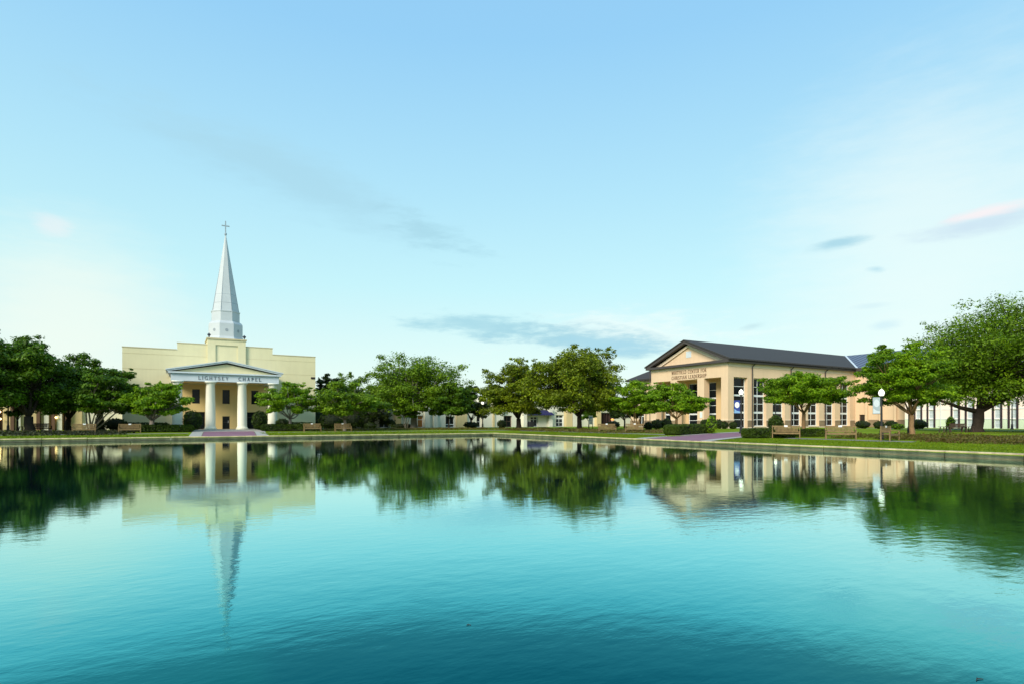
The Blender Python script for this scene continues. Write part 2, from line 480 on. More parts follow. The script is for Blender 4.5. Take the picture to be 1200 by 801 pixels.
M['leaf_cover_shade'] = leaf_mat('shade_dark_cover_leaf', (0.018, 0.014, 0.007), (0.028, 0.032, 0.009), (0.045, 0.055, 0.012), 0.1)  # leaf colours darkened to carry the deep shade under the trees
M['leaf_grass'] = leaf_mat('grass_blade', (0.085, 0.142, 0.002), (0.152, 0.226, 0.003), (0.215, 0.300, 0.004), 0.35)
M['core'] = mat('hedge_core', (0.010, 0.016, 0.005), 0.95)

def grass_mat():
    m, N, L, P = base_mat('lawn')
    P.inputs['Roughness'].default_value = 0.95
    P.inputs['Specular IOR Level'].default_value = 0.1
    tc = N.new('ShaderNodeTexCoord')
    out = None
    for sc, lo, hi in ((0.22, 0.35, 0.65), (2.5, 0.25, 0.75), (30, 0.2, 0.8)):
        n = N.new('ShaderNodeTexNoise'); n.inputs['Scale'].default_value = sc; n.inputs['Detail'].default_value = 6
        L.new(tc.outputs['Object'], n.inputs[0])
        mr = N.new('ShaderNodeMapRange'); mr.inputs['From Min'].default_value = lo; mr.inputs['From Max'].default_value = hi
        L.new(n.outputs['Fac'], mr.inputs['Value'])
        if out is None: out = mr.outputs[0]
        else:
            a = N.new('ShaderNodeMath'); a.operation = 'ADD'; L.new(out, a.inputs[0]); L.new(mr.outputs[0], a.inputs[1]); out = a.outputs[0]
    d = N.new('ShaderNodeMath'); d.operation = 'DIVIDE'; d.inputs[1].default_value = 3; L.new(out, d.inputs[0])
    r = N.new('ShaderNodeValToRGB'); r.color_ramp.elements.new(0.5)
    for e, p, c in zip(r.color_ramp.elements, (0.25, 0.5, 0.8), ((0.085, 0.138, 0.002), (0.150, 0.222, 0.003), (0.215, 0.295, 0.004))):
        e.position = p; e.color = (*c, 1)
    L.new(d.outputs[0], r.inputs[0]); L.new(r.outputs[0], P.inputs['Base Color'])
    return m
M['grass'] = grass_mat()

def water_mat():
    m, N, L, P = base_mat('pond_water')
    tc = N.new('ShaderNodeTexCoord')
    # murky blue-green water body, greener on the near left
    n0 = N.new('ShaderNodeTexNoise'); n0.inputs['Scale'].default_value = 0.35; n0.inputs['Detail'].default_value = 3
    L.new(tc.outputs['Object'], n0.inputs[0])
    r0 = N.new('ShaderNodeValToRGB')
    r0.color_ramp.elements[0].position = 0.35; r0.color_ramp.elements[1].position = 0.65
    r0.color_ramp.elements[0].color = (0.0005, 0.020, 0.034, 1); r0.color_ramp.elements[1].color = (0.0005, 0.032, 0.044, 1)
    L.new(n0.outputs['Fac'], r0.inputs[0])
    sp = N.new('ShaderNodeSeparateXYZ'); L.new(tc.outputs['Object'], sp.inputs[0])
    # edge of the greener part: line x = 0.115 * y
    e = N.new('ShaderNodeMath'); e.operation = 'MULTIPLY_ADD'; e.inputs[1].default_value = -0.118
    L.new(sp.outputs['Y'], e.inputs[0]); L.new(sp.outputs['X'], e.inputs[2])
    er = N.new('ShaderNodeMapRange'); er.interpolation_type = 'SMOOTHSTEP'
    er.inputs['From Min'].default_value = -0.10; er.inputs['From Max'].default_value = 0.14
    er.inputs['To Min'].default_value = 0.55; er.inputs['To Max'].default_value = 0.0
    L.new(e.outputs[0], er.inputs['Value'])
    yr = N.new('ShaderNodeMapRange'); yr.interpolation_type = 'SMOOTHSTEP'
    yr.inputs['From Min'].default_value = 3.0; yr.inputs['From Max'].default_value = 6.5
    yr.inputs['To Min'].default_value = 1.0; yr.inputs['To Max'].default_value = 0.0
    L.new(sp.outputs['Y'], yr.inputs['Value'])
    ml = N.new('ShaderNodeMath'); ml.operation = 'MULTIPLY'; L.new(er.outputs[0], ml.inputs[0]); L.new(yr.outputs[0], ml.inputs[1])
    mx = N.new('ShaderNodeMix'); mx.data_type = 'RGBA'
    L.new(ml.outputs[0], mx.inputs[0]); L.new(r0.outputs[0], mx.inputs[6]); mx.inputs[7].default_value = (0.002, 0.070, 0.058, 1)
    DF = N.new('ShaderNodeBsdfDiffuse'); L.new(mx.outputs[2], DF.inputs['Color'])
    # ripples
    def noise(scale, detail, sx=1, sy=1, rot=0):
        mp = N.new('ShaderNodeMapping'); mp.inputs['Scale'].default_value = (sx, sy, 1); mp.inputs['Rotation'].default_value = (0, 0, rot)
        L.new(tc.outputs['Object'], mp.inputs[0])
        n = N.new('ShaderNodeTexNoise'); n.inputs['Scale'].default_value = scale; n.inputs['Detail'].default_value = detail
        n.inputs['Roughness'].default_value = 0.55
        L.new(mp.outputs[0], n.inputs[0]); return n.outputs['Fac']
    a = noise(7.5, 4, 0.5, 1.0, rad(28)); b = noise(1.3, 2, 0.7, 1.0, rad(35)); c = noise(0.12, 2)
    cm = N.new('ShaderNodeMapRange'); cm.inputs['From Min'].default_value = 0.3; cm.inputs['From Max'].default_value = 0.7
    cm.inputs['To Min'].default_value = 0.35; cm.inputs['To Max'].default_value = 1.0; L.new(c, cm.inputs['Value'])
    am = N.new('ShaderNodeMath'); am.operation = 'MULTIPLY'; L.new(a, am.inputs[0]); L.new(cm.outputs[0], am.inputs[1])
    s1 = N.new('ShaderNodeMath'); s1.operation = 'MULTIPLY'; s1.inputs[1].default_value = 0.0036; L.new(am.outputs[0], s1.inputs[0])
    s2 = N.new('ShaderNodeMath'); s2.operation = 'MULTIPLY_ADD'; s2.inputs[1].default_value = 0.0046
    L.new(b, s2.inputs[0]); L.new(s1.outputs[0], s2.inputs[2])
    bp = N.new('ShaderNodeBump'); bp.inputs['Strength'].default_value = 1.0; bp.inputs['Distance'].default_value = 1.0
    # sheltered, calmer water towards the far bank
    cal = N.new('ShaderNodeMapRange'); cal.inputs['From Min'].default_value = 3; cal.inputs['From Max'].default_value = 12
    cal.inputs['To Min'].default_value = 1.35; cal.inputs['To Max'].default_value = 0.40; L.new(sp.outputs['Y'], cal.inputs['Value'])
    s3 = N.new('ShaderNodeMath'); s3.operation = 'MULTIPLY'; L.new(s2.outputs[0], s3.inputs[0]); L.new(cal.outputs[0], s3.inputs[1])
    L.new(s3.outputs[0], bp.inputs['Height'])
    # mirror reflection growing towards grazing angles; blue-green where one looks into the water
    lw = N.new('ShaderNodeLayerWeight'); lw.inputs['Blend'].default_value = 0.5; L.new(bp.outputs[0], lw.inputs['Normal'])
    fr = N.new('ShaderNodeValToRGB'); el = fr.color_ramp.elements
    st = [(0.0, 0.03), (0.48, 0.06), (0.58, 0.11), (0.655, 0.21), (0.70, 0.50), (0.78, 0.74), (0.86, 0.88), (0.92, 0.93), (1.0, 0.98)]
    while len(el) < len(st): el.new(0.5)
    for e_, (p_, c_) in zip(el, st): e_.position = p_; e_.color = (c_, c_, c_, 1)
    L.new(lw.outputs['Facing'], fr.inputs[0])
    tn = N.new('ShaderNodeValToRGB'); el = tn.color_ramp.elements
    st = [(0.55, (0.05, 0.88, 0.93)), (0.70, (0.22, 0.94, 0.97)), (0.77, (0.42, 0.96, 0.97)), (0.86, (0.66, 0.98, 0.96)), (0.97, (0.90, 0.98, 0.92))]
    while len(el) < len(st): el.new(0.5)
    for e_, (p_, c_) in zip(el, st): e_.position = p_; e_.color = (*c_, 1)
    L.new(lw.outputs['Facing'], tn.inputs[0])
    GL_ = N.new('ShaderNodeBsdfGlossy'); GL_.inputs['Roughness'].default_value = 0.012
    L.new(tn.outputs[0], GL_.inputs['Color']); L.new(bp.outputs[0], GL_.inputs['Normal'])
    ms = N.new('ShaderNodeMixShader'); L.new(fr.outputs[0], ms.inputs[0]); L.new(DF.outputs[0], ms.inputs[1]); L.new(GL_.outputs[0], ms.inputs[2])
    L.new(ms.outputs[0], N['Material Output'].inputs['Surface'])
    return m
M['water'] = water_mat()

# ------------------------------------------------------------------ ground, pond, paths
PU0, PU1, PV0, PV1 = -24.0, 32.0, -1.6, 59.3          # pond water edge
def dist_out(u, v):
    return max(u - PU1, PU0 - u, v - PV1, PV0 - v)
RINGS = [(-0.30, 0.20), (0.36, 0.255), (2, 0.30), (5, 0.34), (9, 0.38), (14, 0.43), (20, 0.45), (60, 0.45), (300, 0.45), (3000, 0.45)]
def gz(u, v):
    d = dist_out(u, v)
    for (d0, z0), (d1, z1) in zip(RINGS, RINGS[1:]):
        if d <= d1: return z0 + (z1 - z0) * max(0, (d - d0)) / (d1 - d0)
    return 0.45

def ground():
    vs, fs = [], []
    for d, z in RINGS:
        vs += [(PU0-d, PV0-d, z), (PU1+d, PV0-d, z), (PU1+d, PV1+d, z), (PU0-d, PV1+d, z)]
    for i in range(len(RINGS) - 1):
        for s in range(4):
            t = (s + 1) % 4
            fs.append((4*i+s, 4*i+t, 4*i+4+t, 4*i+4+s))
    tag(mesh_obj('ground', vs, fs, M['grass']), 'green lawn around the pond', kind='structure')
    w = MB(); e = 0.05
    w.face([(PU0-e, PV0-e, 0), (PU1+e, PV0-e, 0), (PU1+e, PV1+e, 0), (PU0-e, PV1+e, 0)])
    tag(w.build('water', M['water']), 'calm teal pond water', kind='structure')
    # stone coping of separate blocks
    k = MB(); rnd = random.Random(5)
    def run(a0, a1, along, base, sgn):
        a = a0
        while a < a1 - 0.01:
            b = min(a + 3.0, a1); j = rnd.uniform(-0.012, 0.012)
            lo, hi = sorted((base, base + sgn * 0.42))
            if along == 'u': k.box(a + .012, b - .012, lo + j, hi + j, -0.5, 0.30 + j)
            else: k.box(lo + j, hi + j, a + .012, b - .012, -0.5, 0.30 + j)
            a = b
    run(PU0 - 0.42, PU1 + 0.42, 'u', PV1, 1); run(PU0 - 0.42, PU1 + 0.42, 'u', PV0, -1)
    run(PV0, PV1, 'v', PU1, 1); run(PV0, PV1, 'v', PU0, -1)
    tag(k.build('kerb', M['coping'], bevel=0.03), 'stone coping around the pond', kind='structure')
ground()

def sheet(name, pts0, pts1, m, lift, label, n=14):
    """a strip between two edge lines that follows the ground"""
    vs, fs = [], []
    for i in range(n + 1):
        t = i / n
        a = [pts0[0][k] + (pts0[1][k] - pts0[0][k]) * t for k in (0, 1)]
        b = [pts1[0][k] + (pts1[1][k] - pts1[0][k]) * t for k in (0, 1)]
        vs += [(a[0], a[1], gz(*a) + lift), (b[0], b[1], gz(*b) + lift)]
    for i in range(n): fs.append((2*i, 2*i+1, 2*i+3, 2*i+2))
    o = mesh_obj(name, vs, fs, m)
    tag(o, label, kind='structure')
    return o
E0 = PV1 + 0.43
sheet('path', ((2.0, E0), (2.75, 75.0)), ((6.6, E0), (8.0, 75.0)), M['paver'], 0.030, 'mauve brick walk to the church steps')
sheet('path_edging', ((0.95, E0), (1.6, 75.0)), ((1.96, E0), (2.71, 75.0)), M['concrete'], 0.034, 'pale concrete edging of the church walk')
sheet('path_edging', ((6.64, E0), (8.04, 75.0)), ((7.7, E0), (9.2, 75.0)), M['concrete'], 0.034, 'pale concrete edging of the church walk')
E1 = PU1 + 0.43
sheet('path', ((E1, 28.9), (76, 45.0)), ((E1, 34.4), (76, 49.0)), M['paver'], 0.030, 'mauve brick walk to the gabled building', 24)
sheet('path_edging', ((E1, 27.9), (76, 44.4)), ((E1, 28.86), (76, 44.96)), M['concrete'], 0.034, 'pale concrete edging of the right walk', 24)
sheet('path_edging', ((E1, 34.44), (76, 49.04)), ((E1, 35.6), (76, 49.6)), M['concrete'], 0.034, 'pale concrete edging of the right walk', 24)
sheet('walkway', ((PU1 + 7.6, 18.4), (PU1 + 7.6, 27.2)), ((PU1 + 9.4, 18.9), (PU1 + 9.4, 27.8)), M['asphalt'], 0.012, 'grey footway along the right shore', 6)
sheet('walkway', ((PU1 + 7.6, 36.6), (PU1 + 7.6, 66)), ((PU1 + 9.4, 37.2), (PU1 + 9.4, 68)), M['asphalt'], 0.012, 'grey footway along the right shore', 6)
sheet('walkway', ((-40, PV1 + 9.4), (1.1, PV1 + 9.4)), ((-40, PV1 + 11.0), (1.1, PV1 + 11.0)), M['asphalt'], 0.012, 'grey footway along the far shore', 6)
sheet('walkway', ((9.0, PV1 + 9.4), (41, PV1 + 9.4)), ((9.0, PV1 + 11.0), (39.5, PV1 + 11.0)), M['asphalt'], 0.012, 'grey footway along the far shore', 6)
sheet('footpath', ((20, 96.0), (76, 96.0)), ((20, 97.6), (76, 97.6)), M['concrete'], 0.012, 'pale concrete walk before the low halls', 6)
sheet('footpath', ((96, 10), (96, 56)), ((98, 10), (98, 56)), M['concrete'], 0.012, 'pale concrete walk before the dormitory', 6)

# ------------------------------------------------------------------ foliage tools
def quads(P, size, rng, out=None, up=0.35, slim=0.5):
    """leaf-sized diamonds at points P; out = outward direction bias"""
    n = len(P)
    nr = rng.normal(size=(n, 3)); nr /= np.linalg.norm(nr, axis=1, keepdims=True)
    if out is not None: nr = nr * 0.8 + out * 0.6
    nr[:, 2] += up
    nr /= np.linalg.norm(nr, axis=1, keepdims=True) + 1e-9
    r2 = rng.normal(size=(n, 3)); t = np.cross(nr, r2); t /= np.linalg.norm(t, axis=1, keepdims=True) + 1e-9
    b = np.cross(nr, t)
    a = (size * (0.35 + 0.95 * rng.uniform(0, 1, n) ** 1.5))[:, None]; w = a * slim
    V = np.empty((n, 4, 3)); V[:, 0] = P + t * a; V[:, 1] = P + b * w; V[:, 2] = P - t * a; V[:, 3] = P - b * w
    return V.reshape(-1, 3), np.arange(4 * n).reshape(n, 4)

def clumps(C, R, n_each, rng, flat=0.7, p=2.0):
    P, O = [], []
    for c, r, n in zip(C, R, n_each):
        d = rng.normal(size=(n, 3)); d /= np.linalg.norm(d, axis=1, keepdims=True)
        rho = rng.uniform(0, 1, n) ** (1 / p) * (1 + 0.35 * rng.uniform(0, 1, n) ** 4)
        rough = 1 + 0.25 * np.sin(d[:, 0] * 5 + c[0] * 3) * np.sin(d[:, 1] * 6 + c[1])
        P.append(np.asarray(c) + d * (rho * r * rough)[:, None] * np.array([1, 1, flat])); O.append(d)
    return np.concatenate(P), np.concatenate(O)

def tree(name, label, u, v, rx, ztop, zbot, leaf, bark, seed, r_trunk=0.35, fork=None, style='oak', leaf_size=0.24,
         n_leaf=9000, ry=None, group=None, lean=(0, 0), cat='tree', n_clump=70, limbs=(), multi=1, trunk_off=(0, 0)):
    rng = np.random.default_rng(seed)
    z0 = gz(u, v)
    root = empty(name, (u, v, z0), label, cat, group)
    ry = ry or rx
    base = np.array([u + trunk_off[0], v + trunk_off[1], z0])
    cen = np.array([u + lean[0], v + lean[1], 0.0])
    zc = zbot + (ztop - zbot) * (0.38 if style != 'vase' else 0.36)
    cen[2] = zc
    fork = fork if fork else z0 + max(0.9, (zbot - z0) * 0.75)
    ph = rng.uniform(0, 6.28, 6)
    C, R = [], []
    tries = 0
    n_clump = int(n_clump * 1.5)
    while len(C) < n_clump and tries < 6000:
        tries += 1
        d = rng.normal(size=3); d /= np.linalg.norm(d)
        if d[2] < -0.75: continue
        f = rng.uniform(0.12, 1.0) ** 0.5
        az = math.atan2(d[1], d[0])
        lob = 1 + 0.07 * math.sin(2 * az + ph[0]) + 0.07 * math.sin(3 * az + ph[1] + 2 * d[2]) + 0.06 * math.sin(5 * az + ph[2] + 3 * d[2])
        zr = (ztop - zc) if d[2] > 0 else (zc - zbot)
        r = rx * rng.uniform(0.12, 0.23)
        rim = np.array([max(rx - r * 0.9, 0.2), max(ry - r * 0.9, 0.2), max(zr - r * 0.55, 0.2)])
        if d[2] < 0: rim[2] *= min(1.0 / abs(d[2]), 1.7)      # crowns are flat underneath
        pos = cen + d * rim * (f * lob * 1.06)
        if style == 'vase':            # fan-shaped: narrow below, wide above
            k = np.clip((pos[2] - zbot) / (ztop - zbot), 0, 1)
            s = 0.86 + 0.14 * min(1, k * 3)
            pos[:2] = cen[:2] + (pos[:2] - cen[:2]) * s
        if pos[2] - r * 0.6 < zbot - 0.2: pos[2] = zbot + r * 0.5
        pos[2] = min(pos[2], ztop - r * 0.45)
        C.append(pos); R.append(r)
    # ragged sprigs at the outline
    for _ in range(int(n_clump * 0.8)):
        i = rng.integers(len(C)); dv = C[i] - cen; dv[2] = max(dv[2], -0.2 * rx); dv = dv / (np.linalg.norm(dv) + 1e-6)
        r = R[i] * rng.uniform(0.25, 0.55)
        pp = C[i] + dv * R[i] * rng.uniform(0.6, 1.15)
        if zbot < pp[2] < ztop - r * 0.3: C.append(pp); R.append(r)
    R = np.array(R)
    wt = R ** 1.7; cnt = np.maximum(6, (wt / wt.sum() * n_leaf * 3.3)).astype(int)
    flat = {'oak': 0.52, 'vase': 0.40, 'round': 0.65}[style]
    P, O = clumps(C, R, cnt, rng, flat)
    V, Fq = quads(P, leaf_size * 0.80, rng, O, 0.75)
    # wood: trunk(s), limbs, branches to the clumps
    w = MB()
    fk = np.array([base[0] + (cen[0] - base[0]) * 0.04, base[1] + (cen[1] - base[1]) * 0.04, fork])
    if multi == 1:
        mid = (base + fk) / 2 + np.append(rng.normal(scale=0.05 * r_trunk * 4, size=2), 0)
        w.tube([base - (0, 0, .15), base + (0, 0, .12), base + (0, 0, .5), mid, fk],
               [r_trunk * 1.7, r_trunk * 1.35, r_trunk * 1.08, r_trunk, r_trunk * 0.92], 10)
    big = [i for i in range(n_clump if n_clump < len(C) else len(C))]
    nl = 7 if style != 'vase' else 8
    order = sorted(big, key=lambda i: math.atan2(C[i][1] - cen[1], C[i][0] - cen[0]))
    hubs = []
    for g in np.array_split(order, nl):
        if len(g) == 0: continue
        m = np.mean([C[i] for i in g], axis=0)
        end = fk + (m - fk) * 0.8
        bend = (fk + end) / 2 + rng.normal(scale=0.07 * rx, size=3) + np.array([0, 0, 0.05 * rx if style != 'vase' else -0.02 * rx])
        start = fk if multi == 1 else base + np.append(rng.normal(scale=0.12, size=2), -0.1)
        rr = r_trunk * (0.5 if multi == 1 else 0.45)
        pts = [start, (start + bend) / 2 + rng.normal(scale=0.02 * rx, size=3), bend, end]
        w.tube(pts, [rr, rr * 0.8, rr * 0.6, rr * 0.35], 7)
        for i in g:
            p0 = pts[2] if rng.random() < 0.5 else (pts[2] + pts[3]) / 2
            md = (p0 + C[i]) / 2 + rng.normal(scale=0.04 * rx, size=3)
            w.tube([p0, md, C[i], C[i] + (C[i] - md) * 0.12], [rr * 0.35, rr * 0.22, rr * 0.12, 0.012], 5)
    for lim in limbs:                  # extra big limbs (du, dv, z) chains
        pts = [fk - (0, 0, 0.3)] + [np.array([u + a, v + b, c]) for a, b, c in lim]
        w.tube(pts, list(np.linspace(r_trunk * 0.55, r_trunk * 0.14, len(pts))), 8)
    w.build('trunk', bark, root, smooth=True)
    mesh_obj('crown', V, Fq, leaf, root)
    return root

def bush(name, label, u, v, rx, ry, h, leaf, seed, size=0.12, n=1500, shape='round', group=None, cat='bush', z=None, rz=0.0):
    rng = np.random.default_rng(seed)
    z0 = gz(u, v) if z is None else z
    root = empty(name, (u, v, z0), label, cat, group)
    if shape == 'cone':
        k = rng.uniform(0, 1, n) ** 1.4
        az = rng.uniform(0, 6.283, n); rho = rng.uniform(0.5, 1.02, n) * (1 - k) ** 0.8 * (1 + 0.12 * np.sin(az * 5 + k * 9))
        P = np.stack([u + rx * rho * np.cos(az), v + ry * rho * np.sin(az), z0 + k * h], 1)
        O = np.stack([np.cos(az), np.sin(az), np.full(n, 0.4)], 1)
    elif shape == 'box':
        a = rng.uniform(-1, 1, (n, 3)); f = rng.integers(0, 5, n)
        ax = np.array([0, 0, 1, 1, 2])[f]; sg = np.array([-1, 1, -1, 1, 1])[f]
        O = np.zeros((n, 3)); O[np.arange(n), ax] = sg
        wob = 1 + 0.06 * np.sin(a[:, 0] * rx * 3.1 + seed) * np.sin(a[:, 1] * 2 + a[:, 2] * 2) + rng.normal(scale=0.03, size=n)
        a[np.arange(n), ax] = sg * wob
        # rounded shoulders
        nn = (np.abs(a) ** 6).sum(1) ** (1 / 6); a = a / np.maximum(nn, 0.9)[:, None]
        cr, sr = math.cos(rz), math.sin(rz)
        x, y = a[:, 0] * rx, a[:, 1] * ry
        P = np.stack([u + x * cr - y * sr, v + x * sr + y * cr, z0 + (a[:, 2] + 1) * h / 2 + 0.02], 1)
        O = np.stack([O[:, 0] * cr - O[:, 1] * sr, O[:, 0] * sr + O[:, 1] * cr, O[:, 2]], 1)
    else:
        d = rng.normal(size=(n, 3)); d /= np.linalg.norm(d, axis=1, keepdims=True)
        rho = rng.uniform(0.55, 1.0, n) ** 0.5 * (1 + 0.10 * np.sin(d[:, 0] * 5 + seed) * np.sin(d[:, 1] * 6 + d[:, 2] * 4))
        P = np.array([u, v, z0 + h / 2]) + d * rho[:, None] * np.array([rx, ry, h / 2])
        O = d
        P[:, 2] = np.maximum(P[:, 2], z0 + 0.03)
    V, Fq = quads(P, size, rng, O, 0.2, 0.55)
    mesh_obj('leaves', V, Fq, leaf, root)
    # solid inner core; the shade behind the leaves is put into its colour
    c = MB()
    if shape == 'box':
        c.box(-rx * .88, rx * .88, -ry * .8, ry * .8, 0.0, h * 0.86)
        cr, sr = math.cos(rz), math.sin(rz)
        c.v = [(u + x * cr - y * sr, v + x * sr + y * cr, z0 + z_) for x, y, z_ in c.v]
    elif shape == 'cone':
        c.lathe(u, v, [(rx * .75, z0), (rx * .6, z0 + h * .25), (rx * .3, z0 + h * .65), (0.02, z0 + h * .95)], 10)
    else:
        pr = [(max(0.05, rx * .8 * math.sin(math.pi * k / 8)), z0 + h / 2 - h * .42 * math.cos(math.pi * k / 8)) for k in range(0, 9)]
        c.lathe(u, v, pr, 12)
    c.build('shade_core', M['core'], root)
    return root

def cover(name, label, polys, leaf, h, dens, size, seed):
    """low ground cover nobody could count, over (u0,u1,v0,v1) beds"""
    rng = np.random.default_rng(seed); Ps = []
    for (u0, u1, v0, v1) in polys:
        n = int((u1 - u0) * (v1 - v0) * dens)
        x = rng.uniform(u0, u1, n); y = rng.uniform(v0, v1, n)
        g = np.array([gz(a, b) for a, b in zip(x, y)])
        hh = h * (0.65 + 0.35 * np.sin(x * 1.7 + seed) * np.sin(y * 1.3))
        Ps.append(np.stack([x, y, g + rng.uniform(0.0, 1, n) ** 0.6 * hh], 1))
    P = np.concatenate(Ps)
    V, Fq = quads(P, size, rng, None, 0.5, 0.5)
    return tag(mesh_obj(name, V, Fq, leaf), label, kind='stuff')

# ------------------------------------------------------------------ wall tools
class Facade:
    """plane with holes; axis 'u' faces -v (towards the camera), axis 'v' faces -u"""
    def __init__(self, axis, plane): self.axis, self.p = axis, plane
    def P(self, a, z, d=0.0):
        return (a, self.p + d, z) if self.axis == 'u' else (self.p + d, a, z)
    def box(self, mb, a0, a1, z0, z1, d0, d1, mi=0):
        if self.axis == 'u': mb.box(a0, a1, self.p + d0, self.p + d1, z0, z1, mi)
        else: mb.box(self.p + d0, self.p + d1, a0, a1, z0, z1, mi)
    def wall(self, mb, a0, a1, z0, z1, holes, depth, mi=0):
        As = sorted({a0, a1, *[h[0] for h in holes], *[h[1] for h in holes]})
        Zs = sorted({z0, z1, *[h[2] for h in holes], *[h[3] for h in holes]})
        inside = lambda a, z: any(h[0] < a < h[1] and h[2] < z < h[3] for h in holes)
        for p, q in zip(As, As[1:]):
            for r, s in zip(Zs, Zs[1:]):
                if p < a0 or q > a1 or r < z0 or s > z1 or inside((p+q)/2, (r+s)/2): continue
                mb.face([self.P(p, r), self.P(q, r), self.P(q, s), self.P(p, s)], mi)
        for h in list(holes):
            b0, b1, c0, c1 = h
            mb.face([self.P(b0, c0), self.P(b0, c1), self.P(b0, c1, depth), self.P(b0, c0, depth)], mi)
            mb.face([self.P(b1, c0), self.P(b1, c1), self.P(b1, c1, depth), self.P(b1, c0, depth)], mi)
            mb.face([self.P(b0, c1), self.P(b1, c1), self.P(b1, c1, depth), self.P(b0, c1, depth)], mi)
            mb.face([self.P(b0, c0), self.P(b1, c0), self.P(b1, c0, depth), self.P(b0, c0, depth)], mi)
        for a in (a0, a1):
            mb.face([self.P(a, z0), self.P(a, z1), self.P(a, z1, depth), self.P(a, z0, depth)], mi)
        mb.face([self.P(a0, z1), self.P(a1, z1), self.P(a1, z1, depth), self.P(a0, z1, depth)], mi)
    def window(self, parent, a0, a1, z0, z1, d, cols, rows, fm, gm, fw=0.07, thick=None, name='window'):
        """frame as a part, panes as its sub-part; thick = {row: bar width}"""
        f = MB()
        self.box(f, a0, a0 + fw, z0, z1, d - .06, d + .04); self.box(f, a1 - fw, a1, z0, z1, d - .06, d + .04)
        self.box(f, a0 + fw, a1 - fw, z1 - fw, z1, d - .06, d + .04); self.box(f, a0 + fw, a1 - fw, z0, z0 + fw, d - .06, d + .04)
        for i in range(1, cols):
            a = a0 + (a1 - a0) * i / cols
            self.box(f, a - fw * .4, a + fw * .4, z0 + fw, z1 - fw, d - .05, d + .03)
        rws = rows if isinstance(rows, (list, tuple)) else [(z0 + (z1 - z0) * i / rows, fw * .8) for i in range(1, rows)]
        for z, wd in rws:
            self.box(f, a0 + fw, a1 - fw, z - wd / 2, z + wd / 2, d - .045, d + .025)
        fo = f.build(name, fm, parent)
        g = MB(); self.box(g, a0 + fw * .5, a1 - fw * .5, z0 + fw * .5, z1 - fw * .5, d - .005, d + .005)
        g.build('pane', gm, fo)
        return fo

# serif lettering from strokes: (x, y) in a 0..1 cell, thick verticals, thin rest, small serifs
def arc(cx, cy, rx, ry, a0, a1, n=8):
    return [(cx + rx * math.cos(rad(a0 + (a1 - a0) * i / n)), cy + ry * math.sin(rad(a0 + (a1 - a0) * i / n))) for i in range(n + 1)]
GL = {
 'L': (.62, [('k', [(.15,0),(.15,1)]), ('t', [(.15,.03),(.6,.03)]), ('t', [(.6,0),(.6,.2)])]),
 'I': (.3, [('k', [(.15,0),(.15,1)])]),
 'G': (.8, [('k', arc(.45,.5,.38,.47,40,330)), ('k', [(.76,.02),(.76,.42)])]),
 'H': (.85, [('k', [(.15,0),(.15,1)]), ('k', [(.7,0),(.7,1)]), ('t', [(.15,.5),(.7,.5)])]),
 'T': (.75, [('k', [(.37,0),(.37,1)]), ('t', [(.03,.97),(.72,.97)]), ('t', [(.03,.8),(.03,1)]), ('t', [(.72,.8),(.72,1)])]),
 'S': (.6, [('k', arc(.3,.74,.23,.23,30,260)), ('k', arc(.3,.26,.25,.25,90,-160))]),
 'E': (.65, [('k', [(.15,0),(.15,1)]), ('t', [(.15,.97),(.58,.97)]), ('t', [(.15,.52),(.48,.52)]), ('t', [(.15,.03),(.6,.03)]), ('t', [(.6,0),(.6,.18)]), ('t', [(.58,.84),(.58,1)])]),
 'Y': (.75, [('k', [(.37,0),(.37,.5)]), ('k', [(.37,.48),(.08,1)]), ('t', [(.37,.48),(.68,1)])]),
 'C': (.75, [('k', arc(.45,.5,.38,.47,45,315))]),
 'A': (.8, [('t', [(.08,0),(.4,1)]), ('k', [(.4,1),(.72,0)]), ('t', [(.2,.36),(.6,.36)])]),
 'P': (.65, [('k', [(.15,0),(.15,1)]), ('k', [(.15,.97)] + arc(.34,.73,.24,.24,90,-90) + [(.15,.49)])]),
 'W': (1.05, [('k', [(.05,1),(.3,0)]), ('t', [(.3,0),(.52,.95)]), ('k', [(.52,.95),(.77,0)]), ('t', [(.77,0),(1.0,1)])]),
 'F': (.6, [('k', [(.15,0),(.15,1)]), ('t', [(.15,.97),(.58,.97)]), ('t', [(.15,.5),(.48,.5)]), ('t', [(.58,.82),(.58,1)])]),
 'D': (.82, [('k', [(.15,0),(.15,1)]), ('k', [(.15,.97)] + arc(.36,.5,.38,.47,90,-90) + [(.15,.03)])]),
 'N': (.88, [('t', [(.14,0),(.14,1)]), ('k', [(.14,1),(.74,0)]), ('t', [(.74,0),(.74,1)])]),
 'R': (.75, [('k', [(.15,0),(.15,1)]), ('k', [(.15,.97)] + arc(.34,.74,.23,.23,90,-90) + [(.15,.51)]), ('k', [(.36,.5),(.7,0)])]),
 'O': (.85, [('k', arc(.43,.5,.37,.47,0,360,16))]),
}
